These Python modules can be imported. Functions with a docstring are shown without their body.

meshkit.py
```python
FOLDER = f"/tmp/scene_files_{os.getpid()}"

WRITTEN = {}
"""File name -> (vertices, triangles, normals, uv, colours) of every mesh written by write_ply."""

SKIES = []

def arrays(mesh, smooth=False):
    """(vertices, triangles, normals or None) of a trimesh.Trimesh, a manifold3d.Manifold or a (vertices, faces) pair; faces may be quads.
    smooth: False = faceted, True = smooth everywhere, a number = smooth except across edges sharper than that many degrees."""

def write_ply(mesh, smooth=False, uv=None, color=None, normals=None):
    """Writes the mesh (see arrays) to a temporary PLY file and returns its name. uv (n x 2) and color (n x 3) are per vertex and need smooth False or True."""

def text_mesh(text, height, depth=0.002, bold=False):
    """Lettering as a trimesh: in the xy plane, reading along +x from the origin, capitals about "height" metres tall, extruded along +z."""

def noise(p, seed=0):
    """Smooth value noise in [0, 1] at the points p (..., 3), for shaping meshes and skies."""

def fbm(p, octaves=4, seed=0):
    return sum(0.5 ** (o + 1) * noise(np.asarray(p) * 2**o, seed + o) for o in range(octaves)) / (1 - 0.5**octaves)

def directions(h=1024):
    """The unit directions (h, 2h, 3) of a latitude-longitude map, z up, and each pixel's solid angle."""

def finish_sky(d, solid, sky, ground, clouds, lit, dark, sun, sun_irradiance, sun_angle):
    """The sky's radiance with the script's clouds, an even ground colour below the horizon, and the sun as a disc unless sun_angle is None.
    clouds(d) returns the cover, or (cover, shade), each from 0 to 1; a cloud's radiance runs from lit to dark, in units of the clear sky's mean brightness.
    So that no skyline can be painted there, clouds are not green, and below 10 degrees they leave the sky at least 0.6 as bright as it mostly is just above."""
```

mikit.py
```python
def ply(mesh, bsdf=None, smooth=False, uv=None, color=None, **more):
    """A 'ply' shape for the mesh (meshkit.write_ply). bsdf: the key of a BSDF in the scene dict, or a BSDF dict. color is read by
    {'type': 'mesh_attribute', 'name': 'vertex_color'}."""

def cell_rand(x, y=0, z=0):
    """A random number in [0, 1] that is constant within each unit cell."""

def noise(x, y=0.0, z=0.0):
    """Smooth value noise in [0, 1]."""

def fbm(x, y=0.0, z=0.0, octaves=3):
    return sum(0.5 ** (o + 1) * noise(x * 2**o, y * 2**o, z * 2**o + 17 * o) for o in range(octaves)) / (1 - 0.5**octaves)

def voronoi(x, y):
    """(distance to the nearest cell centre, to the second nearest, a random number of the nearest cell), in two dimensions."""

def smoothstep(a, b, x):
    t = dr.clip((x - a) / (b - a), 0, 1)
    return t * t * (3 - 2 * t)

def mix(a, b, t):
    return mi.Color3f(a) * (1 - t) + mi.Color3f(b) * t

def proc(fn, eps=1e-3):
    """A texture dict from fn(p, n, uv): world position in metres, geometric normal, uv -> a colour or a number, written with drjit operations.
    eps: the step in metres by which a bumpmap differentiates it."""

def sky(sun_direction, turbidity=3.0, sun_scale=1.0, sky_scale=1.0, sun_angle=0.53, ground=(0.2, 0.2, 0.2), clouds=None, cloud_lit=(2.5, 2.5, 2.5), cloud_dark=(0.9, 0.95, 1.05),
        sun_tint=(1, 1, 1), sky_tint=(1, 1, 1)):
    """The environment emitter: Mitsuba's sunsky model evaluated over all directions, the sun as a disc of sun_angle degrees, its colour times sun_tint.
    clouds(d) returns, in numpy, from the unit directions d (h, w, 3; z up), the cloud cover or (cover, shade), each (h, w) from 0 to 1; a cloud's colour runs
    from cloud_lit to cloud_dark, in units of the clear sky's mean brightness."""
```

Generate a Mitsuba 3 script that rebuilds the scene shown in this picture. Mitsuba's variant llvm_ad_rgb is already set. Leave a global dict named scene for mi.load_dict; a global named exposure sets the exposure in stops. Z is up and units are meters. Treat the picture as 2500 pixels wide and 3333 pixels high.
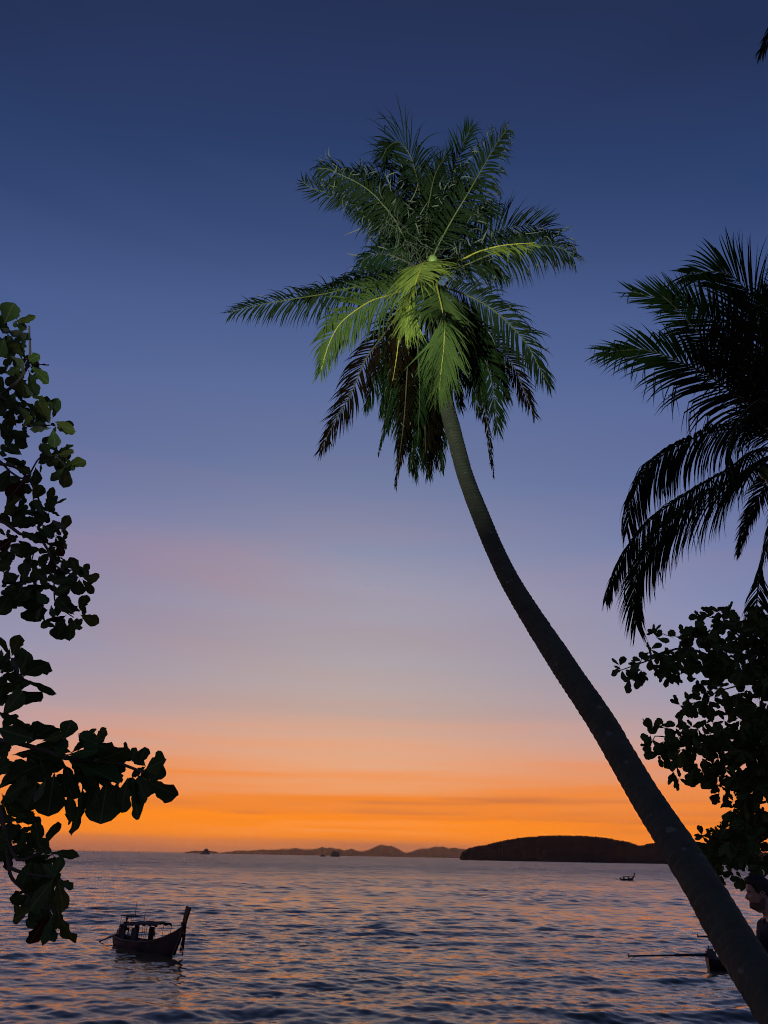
import math, random
import numpy as np
import trimesh, manifold3d
import drjit as dr
import mitsuba as mi
import mikit, meshkit

# ------------------------------------------------------------------ camera, sky, exposure
T = mi.ScalarTransform4f
W0, H0, FOC = 2500.0, 3333.0, 2312.0          # the photograph's frame and its focal length in pixels
CAM = np.array([0.0, 0.0, 8.0])                # eight metres above the water
PITCH, ROLL = math.radians(25.87), math.atan(0.0185)
FWD = np.array([0, math.cos(PITCH), math.sin(PITCH)])
R0, U0 = np.array([1.0, 0, 0]), np.array([0, -math.sin(PITCH), math.cos(PITCH)])
RGT = math.cos(ROLL) * R0 + math.sin(ROLL) * U0
UPV = -math.sin(ROLL) * R0 + math.cos(ROLL) * U0


def at(px, py, depth):
    """The world point that stands at this place of the photograph, this many metres into the scene."""
    return CAM + depth * (FWD + (px - W0 / 2) / FOC * RGT - (py - H0 / 2) / FOC * UPV)


def on_level(px, py, z):
    d = FWD + (px - W0 / 2) / FOC * RGT - (py - H0 / 2) / FOC * UPV
    return CAM + d * (z - CAM[2]) / d[2]


def at_range(px, py, dist):
    """The same with a distance along the ground."""
    d = FWD + (px - W0 / 2) / FOC * RGT - (py - H0 / 2) / FOC * UPV
    return CAM + d * dist / math.hypot(d[0], d[1])


exposure = 0.0
scene, labels = {}, {}
scene['camera'] = {'type': 'perspective', 'fov': math.degrees(2 * math.atan(W0 / 2 / FOC)), 'fov_axis': 'x', 'near_clip': 0.1, 'far_clip': 200000.0,
                   'to_world': T().look_at(origin=CAM.tolist(), target=(CAM + FWD).tolist(), up=UPV.tolist())}

# dusk: the sun has set behind the far islands; thin high cloud glows orange low down and turns grey-blue overhead
SKY_ROWS = np.array([[90, 0, 0.012, 0.988], [61.54, 0.0, 0.017, 0.983], [57.238, 0.193, 0.017, 0.79], [52.504, 0.357, 0.016, 0.627], [47.344, 0.562, 0.025, 0.412], [41.791, 0.795, 0.036, 0.17], [35.914, 0.846, 0.054, 0.1], [29.816, 0.725, 0.075, 0.2], [24.866, 0.647, 0.133, 0.22], [21.16, 0.573, 0.207, 0.22], [17.492, 0.488, 0.223, 0.289], [13.892, 0.396, 0.253, 0.35], [10.386, 0.28, 0.365, 0.355], [8.11, 0.225, 0.54, 0.235], [6.994, 0.175, 0.64, 0.185], [5.892, 0.13, 0.715, 0.155], [4.805, 0.085, 0.775, 0.14], [3.734, 0.02, 0.85, 0.13], [2.889, 0.008, 0.84, 0.152], [2.47, 0.002, 0.938, 0.06], [1.95, 0.0, 1.0, 0.0], [1.537, 0.0, 0.99, 0.01], [1.229, 0.0, 0.948, 0.052], [0.923, 0.0, 0.9, 0.1], [0.618, 0.01, 0.72, 0.27], [0.174, 0.016, 0.45, 0.534], [0, 0.016, 0.42, 0.564]])[::-1]


def dusk(d):
    el = np.degrees(np.arcsin(np.clip(d[..., 2], -1, 1)))
    az = np.degrees(np.arctan2(d[..., 0], d[..., 1])) + 2.0
    arch = np.clip(np.cos(np.radians(az)), .75, 1)                         # the twilight arch: each colour stands lower away from the sunset
    el = np.degrees(np.arctan2(d[..., 2], np.hypot(d[..., 0], d[..., 1]) * arch))
    q = np.stack([d[..., 0] * 2.2, d[..., 1] * 2.2, d[..., 2] * 26], -1)
    n1 = meshkit.fbm(q, 4, 3) - .5                                         # long flat streaks
    n2 = meshkit.fbm(np.stack([d[..., 0] * 3.1, d[..., 1] * 3.1, d[..., 2] * 75], -1), 4, 11) - .5
    n3 = meshkit.fbm(np.stack([d[..., 0] * 3 + d[..., 2] * 5, d[..., 1] * 3, d[..., 2] * 14], -1), 4, 23) - .5
    low = np.exp(-el / 7.0)
    n4 = meshkit.fbm(np.stack([d[..., 0] * 6, d[..., 1] * 6, d[..., 2] * 190], -1), 3, 31) - .5
    e = el + (2.2 * n1 * np.clip(el / 9, 0, 1.6)) + (6.0 * n2 + 2.2 * n4) * np.clip(el / 3.5, 0, 1) * low + n3 * 5.0 * np.exp(-((el - 21) / 8) ** 2)
    e = np.clip(e + az * .07 * np.exp(-((el - 19) / 9) ** 2), 0, 90)       # the mauve reaches higher to the left
    w = [np.interp(e, SKY_ROWS[:, 0], SKY_ROWS[:, k]) for k in (1, 2, 3)]
    w2s = np.clip(n4 * 3.2 + .15, 0, .8) * np.exp(-((e - 3.3) / .8) ** 2) * .42
    w[1], w[2] = w[1] * (1 - w2s), w[2] + w[1] * w2s                       # thin dull streaks above the brightest band
    n5 = meshkit.fbm(np.stack([d[..., 0] * 5, d[..., 1] * 5, d[..., 2] * 22 + d[..., 0] * 6], -1), 4, 41)
    w[1] = w[1] + .045 * np.exp(-((el - 21.5 + .17 * (az + 16)) / 1.9) ** 2 - ((az + 14) / 11) ** 2) * np.clip(n5 * 2.2 - .5, 0, 1.2)   # one faint pink streak of cirrus
    w[0] = w[0] + .07 * np.exp(-((e - 1.75) / .5) ** 2 - (az / 13) ** 2) * np.clip(.4 + 2.5 * n4, 0, 1.3)
    glow = np.exp(-(np.maximum(np.abs(az) - 28, 0) / 45.0) ** 2)           # the afterglow fades away from the sunset
    back = 1 - glow
    lit = w[1] * (.3 + .7 * glow) + .055 * back * np.clip((55 - e) / 30, 0, 1)   # a dim rosy counter-glow opposite the sunset
    side = np.clip((az / 26.0) ** 2, 0, 1) * np.clip((e - 5) / 4, 0, 1) * np.clip((32 - e) / 8, 0, 1)
    w[2] = w[2] * (1 - .55 * side)
    lit = lit * (1 - .25 * side)
    dark = w[2] + .35 * (1 - glow) * w[1]
    lit = np.minimum(lit, 1 - w[0])
    clear = np.maximum(1 - lit - dark, 0)
    cover = 1 - clear
    return cover, np.clip(1 - lit / np.maximum(cover, 1e-6), 0, 1)


SUN = math.radians(8.0)
scene['sky'] = mikit.sky((-.04, math.cos(SUN), math.sin(SUN)), turbidity=3, sun_scale=0.0, sky_tint=(1.206, 2.961, 6.248), ground=(.03, .03, .03),
                         clouds=dusk, cloud_lit=(6.9, 1.74, .0), cloud_dark=(.0012, .172, .599))

# a floodlight stands on the bank by the viewpoint and is aimed up at the leaning palm's crown
LAMP = np.array([-2.7, 0.3, 6.95])
LAMP_AIM = np.array([0.45, 9.0, 17.7])
scene['floodlight_beam'] = {'type': 'spot', 'intensity': {'type': 'rgb', 'value': [600.0, 660.0, 570.0]}, 'cutoff_angle': 22.0, 'beam_width': 7.0,
                            'to_world': T().look_at(origin=LAMP.tolist(), target=LAMP_AIM.tolist(), up=[0, 0, 1])}

# ------------------------------------------------------------------ sea
rng = np.random.default_rng(7)
random.seed(7)


def wave_set(n, lo, hi, slope, seed, spread=.62):
    r = np.random.default_rng(seed)
    lam = np.exp(r.uniform(math.log(lo), math.log(hi), n))
    ang = -math.pi / 2 + .12 + r.normal(0, spread, n)
    k = 2 * math.pi / lam
    return np.stack([k * np.cos(ang), k * np.sin(ang), slope * math.sqrt(2.0 / n) / k * r.uniform(.6, 1.4, n), r.uniform(0, 6.28, n), lam], 1)


WAVES = np.vstack([wave_set(10, 6, 14, .040, 1, .25), wave_set(26, 2.6, 6, .078, 2, .38), wave_set(24, 1.2, 2.6, .048, 5, .5), wave_set(52, .42, 1.2, .095, 3, .6)])


def sea_height(x, y, cell):
    warp = meshkit.fbm(np.stack([x / 17, y / 17, x * 0], -1), 2, 5) * 5
    gust = .45 + .9 * meshkit.fbm(np.stack([x / 40, y / 22, x * 0], -1), 3, 9)
    h = np.zeros_like(x)
    for kx, ky, a, ph, lam in WAVES:
        fade = np.clip((lam / np.maximum(cell, 1e-6) - 2.0) / 2.0, 0, 1)
        th = kx * (x + warp) + ky * (y + .4 * warp) + ph
        h += fade * a * (np.cos(th) + .22 * np.cos(2 * th))                # slightly peaked crests
    h = h * gust
    for x0, y0, ln, yw, hh, sk in ((15.0, 46.6, 9.0, .42, .10, .03), (12.5, 52.6, 4.5, .5, .11, .05), (20.0, 51.5, 4.0, .45, .10, -.06)):   # low swells that rise before the shore
        u = y - y0 - sk * (x - x0) + .5 * warp / 5
        h += hh * np.exp(-(u / yw) ** 2) * np.exp(-((x - x0) / ln) ** 4)
    return h


def sea_mesh():
    rows, d = [], 26.0
    while d < 52000:
        rows.append(d)
        d += .16 if d < 130 else 0.3 if d < 300 else 0.75 if d < 800 else d * .04
    rows = np.array(rows)
    cols = np.radians(np.concatenate([np.linspace(-89, -34, 30)[:-1], np.linspace(-34, 34, 520), np.linspace(34, 89, 30)[1:]]))
    dd, aa = np.meshgrid(rows, cols, indexing='ij')
    x, y = dd * np.sin(aa), dd * np.cos(aa)
    cell = np.maximum(np.gradient(rows)[:, None], dd * np.gradient(cols)[None])
    z = sea_height(x, y, cell)
    i = np.arange(len(rows) * len(cols)).reshape(len(rows), len(cols))
    f = np.stack([i[:-1, :-1], i[:-1, 1:], i[1:, 1:], i[1:, :-1]], -1).reshape(-1, 4)[:, ::-1]
    return np.stack([x, y, z], -1).reshape(-1, 3), f


def ripple(p, n, uv):
    far = mikit.smoothstep(110.0, 800.0, p.y)                              # open water is rougher than the sheltered bay
    a = mikit.noise(p.x * 2.6 + p.y * .7, p.y * 4.6, 0.3) * (.008 + .012 * far)
    b = mikit.noise(p.x * 6.5 - p.y * 1.9, p.y * 10.5, 1.7) * (.002 + .004 * far)
    c = mikit.noise(p.x * .9 + p.y * .2, p.y * 1.9, 4.1) * (.012 + .10 * far)
    d = mikit.noise(p.x * .3 + p.y * .1, p.y * .6, 7.1) * (.16 * far)
    return a + b + c + d


def chop(p, n, uv):
    patch = mikit.fbm(p.x * .045, p.y * .05, .5, 3) - .5                    # wind patches and slicks
    return dr.clip(.115 + .20 * mikit.smoothstep(70.0, 700.0, p.y) + .30 * patch, .06, .5)


scene['water_mat'] = {'type': 'twosided', 'b': {'type': 'bumpmap', 'arbitrary': mikit.proc(ripple, eps=.01), 'scale': 1.0,
                      'bsdf': {'type': 'principled', 'base_color': {'type': 'rgb', 'value': [.045, .038, .022]}, 'eta': 1.34, 'roughness': mikit.proc(chop)}}}
scene['sea'] = mikit.ply(sea_mesh(), 'water_mat', smooth=True)
labels['sea'] = {'label': 'rippled evening sea reflecting orange and blue sky', 'category': 'sea', 'kind': 'structure'}

# ------------------------------------------------------------------ hills across the bay, and the air between
def leafy(c1, c2, scale):
    def fn(p, n, uv):
        t = mikit.fbm(p.x * scale, p.y * scale, p.z * scale, 3)
        return mikit.mix(c1, c2, mikit.smoothstep(.3, .7, t))
    return mikit.proc(fn)


scene['hill_mat'] = {'type': 'diffuse', 'reflectance': leafy([.010, .012, .013], [.016, .018, .018], .02)}
scene['rock_mat'] = {'type': 'diffuse', 'reflectance': leafy([.035, .035, .03], [.10, .09, .08], .05)}


def ridge(name, prof, dist, depth, step, rough, label, mat='hill_mat', rows=16, seed=1, canopy=0.0, lobes=0.0):
    """A hill or island: the crest stands at these places of the photograph at this range, slopes fall away before and behind it."""
    prof = np.array(prof, float)
    n = max(24, int((prof[-1, 0] - prof[0, 0]) / FOC * dist / step))
    px = np.linspace(prof[0, 0], prof[-1, 0], n)
    py = np.interp(px, prof[:, 0], prof[:, 1])
    crest = np.array([at_range(a, b, dist) for a, b in zip(px, py)])
    out = crest[:, :2] / np.linalg.norm(crest[:, :2], axis=1, keepdims=True)
    v = np.linspace(-1, 1, rows)
    verts = []
    z = np.maximum(crest[:, 2], 0.5)
    wid = depth * np.clip((z / z.max()) ** .5, .12, 1)
    for t in v:
        off = t * wid * (1 if t < 0 else 1.3)
        xy = crest[:, :2] + out * off[:, None]
        fall = (1 - abs(t) ** 1.7) if abs(t) < 1 else 0
        q = np.c_[xy / (depth * .28), np.full(n, seed * 3.1)]
        spur = 1 + lobes * (meshkit.fbm(q, 4, seed) - .5) * min(1, abs(t) * 2)
        zz = z * fall * spur + (meshkit.fbm(np.c_[xy / (step * 3.5), np.full(n, seed)], 3, seed + 5) - .5) * rough * (fall > .05)
        if canopy:
            zz += canopy * np.maximum(meshkit.noise(np.c_[xy / (step * 1.6), np.full(n, seed)], seed + 9) - .45, 0) * (fall > .3)
        zz = np.where(abs(t) >= .999, -6.0, zz)
        verts.append(np.c_[xy, zz])
    verts = np.array(verts)
    i = np.arange(rows * n).reshape(rows, n)
    f = np.stack([i[:-1, :-1], i[:-1, 1:], i[1:, 1:], i[1:, :-1]], -1).reshape(-1, 4)
    scene[name] = mikit.ply((verts.reshape(-1, 3), f), mat, smooth=40)
    labels[name] = {'label': label, 'category': 'hill', 'kind': 'structure'}


ridge('far_hills', [(700, 2778), (745, 2772), (777, 2767.5), (805, 2769), (836, 2767), (852, 2764.5), (870, 2766), (898, 2766), (921, 2763), (935, 2764.5), (961, 2760), (985, 2764.5), (1006, 2764.5),
                    (1020, 2764), (1033, 2762), (1049, 2756), (1062, 2761), (1078, 2758), (1093, 2764), (1103, 2762), (1120, 2768), (1145, 2762), (1163, 2770), (1180, 2771), (1200, 2766), (1222, 2756),
                    (1240, 2749), (1252, 2751.5), (1262, 2754), (1274, 2753), (1290, 2760), (1310, 2771), (1322, 2777), (1340, 2772), (1362, 2764), (1378, 2761.5), (1390, 2762), (1418, 2755),
                    (1430, 2756.5), (1442, 2755), (1460, 2762), (1478, 2759), (1500, 2763), (1530, 2766), (1560, 2770), (1590, 2776), (1620, 2785)], 28000, 2400, 60, 6, 'hazy mauve mountain range along the middle of the horizon', rows=14, seed=2, lobes=.5)
ridge('far_islands', [(596, 2776), (612, 2772), (625, 2770), (634, 2768.5), (648, 2769.5), (660, 2770), (680, 2769), (690, 2770), (700, 2771), (708, 2774), (714, 2777)], 24000, 1100, 60, 4,
      'faint low island ridge on the horizon behind the pointed islet', rows=10, seed=5)
ridge('wooded_headland', [(1497, 2793), (1500, 2785), (1506, 2776), (1515, 2769), (1528, 2762), (1540, 2759), (1552, 2758), (1574, 2753.5), (1580, 2754), (1600, 2747), (1625, 2741), (1650, 2736), (1690, 2731), (1720, 2727),
                          (1760, 2723.5), (1800, 2722), (1850, 2722), (1900, 2724), (1950, 2727), (1990, 2733), (2025, 2739), (2050, 2743), (2070, 2752), (2082, 2755), (2095, 2754), (2110, 2749), (2130, 2746),
                          (2160, 2746), (2200, 2747), (2250, 2751), (2300, 2755), (2360, 2762), (2400, 2768), (2440, 2772), (2480, 2776), (2560, 2784), (2640, 2792), (2700, 2812)], 3600, 430, 5.0, 4,
      'long dark wooded headland rising on the right of the bay', rows=80, seed=3, canopy=10, lobes=.25)
ridge('pointed_islet', [(652, 2777), (658, 2773), (664, 2767), (669, 2763), (673, 2762.5), (677, 2765), (681, 2772), (683, 2777.5)], 6200, 60, 2.5, 3, 'small pointed rock islet on the horizon at left', 'rock_mat', rows=12, seed=7, canopy=4)
ridge('domed_islet', [(1075, 2784), (1078, 2778), (1083, 2772.5), (1089, 2770.5), (1095, 2771.5), (1100, 2773), (1104, 2778), (1106, 2784.5)], 5600, 60, 2.5, 3, 'small dome shaped rock islet below the far mountains', 'rock_mat', rows=12, seed=8, canopy=4)
ridge('flat_reef_rock', [(1042, 2784), (1047, 2781.5), (1051, 2780), (1055, 2782), (1059, 2784)], 5600, 14, 1.2, 1.0, 'tiny flat rock just left of the dome shaped islet', 'rock_mat', rows=8, seed=9)

HAZE = 1.1e-5
scene['air'] = {'type': 'homogeneous', 'albedo': {'type': 'rgb', 'value': [.97, .94, .88]}, 'sigma_t': HAZE, 'phase': {'type': 'hg', 'g': .9}}
scene['haze'] = {'type': 'cube', 'to_world': T().translate([0, 0, 290]).scale([60000, 60000, 299]), 'bsdf': {'type': 'null'}, 'interior': {'type': 'ref', 'id': 'air'}}
scene['camera']['medium'] = {'type': 'ref', 'id': 'air'}
labels['haze'] = {'label': 'thin evening haze over the bay softening the far mountains', 'category': 'haze', 'kind': 'stuff'}

# ------------------------------------------------------------------ shore behind the frame's lower edge
def shore_mesh():
    x = np.concatenate([np.linspace(-400, -30, 25)[:-1], np.linspace(-30, 30, 81), np.linspace(30, 400, 25)[1:]])
    y = np.concatenate([np.linspace(-300, -10, 20)[:-1], np.linspace(-10, 60, 120), np.linspace(60, 140, 8)[1:]])
    X, Y = np.meshgrid(x, y)
    prof = np.interp(Y, [-300, 5.6, 7.5, 16, 30, 40, 50, 90, 140], [6.35, 6.35, 6.0, 3.4, 1.0, .1, -1.0, -3.5, -5])
    n = meshkit.fbm(np.stack([X / 3, Y / 3, X * 0], -1), 4, 3) - .5
    Z = prof + n * np.where(Y < 6.5, .06, .25)
    i = np.arange(X.size).reshape(X.shape)
    f = np.stack([i[:-1, :-1], i[:-1, 1:], i[1:, 1:], i[1:, :-1]], -1).reshape(-1, 4)
    return np.stack([X, Y, Z], -1).reshape(-1, 3), f


scene['sand_mat'] = {'type': 'diffuse', 'reflectance': mikit.proc(lambda p, n, uv: mikit.mix([.16, .13, .10], [.30, .25, .19], mikit.fbm(p.x * 1.7, p.y * 1.7, p.z * 3, 4)))}
scene['beach'] = mikit.ply(shore_mesh(), 'sand_mat', smooth=True)
labels['beach'] = {'label': 'sandy bank sloping from the viewpoint down to the water', 'category': 'beach', 'kind': 'structure'}


# ------------------------------------------------------------------ helpers for plants
def key_for(base):
    if base not in used:
        used[base] = 0
        return base
    used[base] += 1
    return f'{base}_{used[base]:03d}'


used = {}


def unit(v):
    return v / np.maximum(np.linalg.norm(v, axis=-1, keepdims=True), 1e-12)


def smooth_path(pts, n):
    """A Catmull-Rom curve through the points."""
    p = np.array(pts, float)
    p = np.vstack([2 * p[0] - p[1], p, 2 * p[-1] - p[-2]])
    t = np.linspace(0, len(p) - 3 - 1e-9, n)
    i = t.astype(int)
    u = (t - i)[:, None]
    a, b, c, d = p[i], p[i + 1], p[i + 2], p[i + 3]
    return .5 * (2 * b + (c - a) * u + (2 * a - 5 * b + 4 * c - d) * u ** 2 + (3 * b - a - 3 * c + d) * u ** 3)


def even_path(pts, n):
    p = smooth_path(pts, n * 8)
    s = np.concatenate([[0], np.cumsum(np.linalg.norm(np.diff(p, axis=0), axis=1))])
    return np.stack([np.interp(np.linspace(0, s[-1], n), s, p[:, k]) for k in range(p.shape[1])], 1)


def tube(path, rad, sides=8, cap=True, relief=None):
    p = np.asarray(path, float)
    r = np.broadcast_to(rad, (len(p),)).astype(float)
    t = unit(np.gradient(p, axis=0))
    a = np.zeros_like(p)
    a[0] = unit(np.cross(t[0], [0.3, .2, 1] if abs(t[0, 2]) < .9 else [1, 0, 0]))
    for k in range(1, len(p)):
        a[k] = unit(a[k - 1] - t[k] * (a[k - 1] @ t[k]))
    b = np.cross(t, a)
    ang = np.arange(sides) * 2 * np.pi / sides
    rr = r[:, None] * np.ones(sides)
    if relief is not None:
        rr = rr + relief(ang)
    v = p[:, None] + rr[..., None] * (np.cos(ang)[None, :, None] * a[:, None] + np.sin(ang)[None, :, None] * b[:, None])
    i, j = np.meshgrid(np.arange(len(p) - 1), np.arange(sides), indexing='ij')
    q = np.stack([i * sides + j, i * sides + (j + 1) % sides, (i + 1) * sides + (j + 1) % sides, (i + 1) * sides + j], -1).reshape(-1, 4)
    f = np.vstack([q[:, [0, 1, 2]], q[:, [0, 2, 3]]])
    v = v.reshape(-1, 3)
    if cap:
        n0 = len(v)
        v = np.vstack([v, p[:1], p[-1:]])
        k = np.arange(sides)
        m = (len(p) - 1) * sides
        f = np.vstack([f, np.stack([np.full(sides, n0), (k + 1) % sides, k], 1), np.stack([np.full(sides, n0 + 1), m + k, m + (k + 1) % sides], 1)])
    return v, f


def join(parts):
    vs, fs, at_ = [], [], 0
    for v, f in parts:
        v, f = np.asarray(v), np.asarray(f)
        if f.shape[1] == 4:
            f = np.vstack([f[:, [0, 1, 2]], f[:, [0, 2, 3]]])
        vs.append(v)
        fs.append(f + at_)
        at_ += len(v)
    return np.vstack(vs), np.vstack(fs)


def blade_mat(name, c1, c2, trans=.5, rough=.38):
    def fn(p, n, uv):
        return mikit.mix(c1, c2, mikit.fbm(p.x * 5, p.y * 5, p.z * 5, 3))
    scene[name] = {'type': 'principledthin', 'base_color': mikit.proc(fn), 'roughness': rough, 'eta': 1.5, 'diff_trans': trans}


def hard_mat(name, c1, c2, scale, rough=.7, spec=.3):
    def fn(p, n, uv):
        return mikit.mix(c1, c2, mikit.fbm(p.x * scale, p.y * scale, p.z * scale, 3))
    scene[name] = {'type': 'twosided', 'b': {'type': 'principled', 'base_color': mikit.proc(fn), 'roughness': rough, 'specular': spec}}


blade_mat('frond_green', [.010, .021, .009], [.026, .043, .017], .45, .18)
blade_mat('frond_lit', [.050, .092, .024], [.105, .155, .042], .5, .18)  # lamplight put into the colour: brighter copy of frond_green for lamp-facing fronds
blade_mat('frond_dark', [.008, .022, .007], [.022, .044, .013], .35, .4)
blade_mat('frond_young', [.16, .225, .035], [.26, .33, .07], .6, .28)
blade_mat('frond_brown', [.004, .004, .003], [.018, .010, .005], .5, .6)
blade_mat('frond_dry', [.11, .13, .09], [.22, .25, .18], .5, .5)
hard_mat('rachis_green', [.05, .07, .018], [.13, .14, .045], 6, .5)
hard_mat('rachis_yellow', [.30, .28, .04], [.45, .40, .06], 6, .45)
hard_mat('rachis_dark', [.05, .05, .025], [.10, .09, .04], 6, .6)
hard_mat('fibre', [.07, .05, .03], [.17, .12, .07], 9, .8)
hard_mat('coconut_husk', [.16, .25, .06], [.24, .33, .09], 8, .45, .4)


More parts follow.
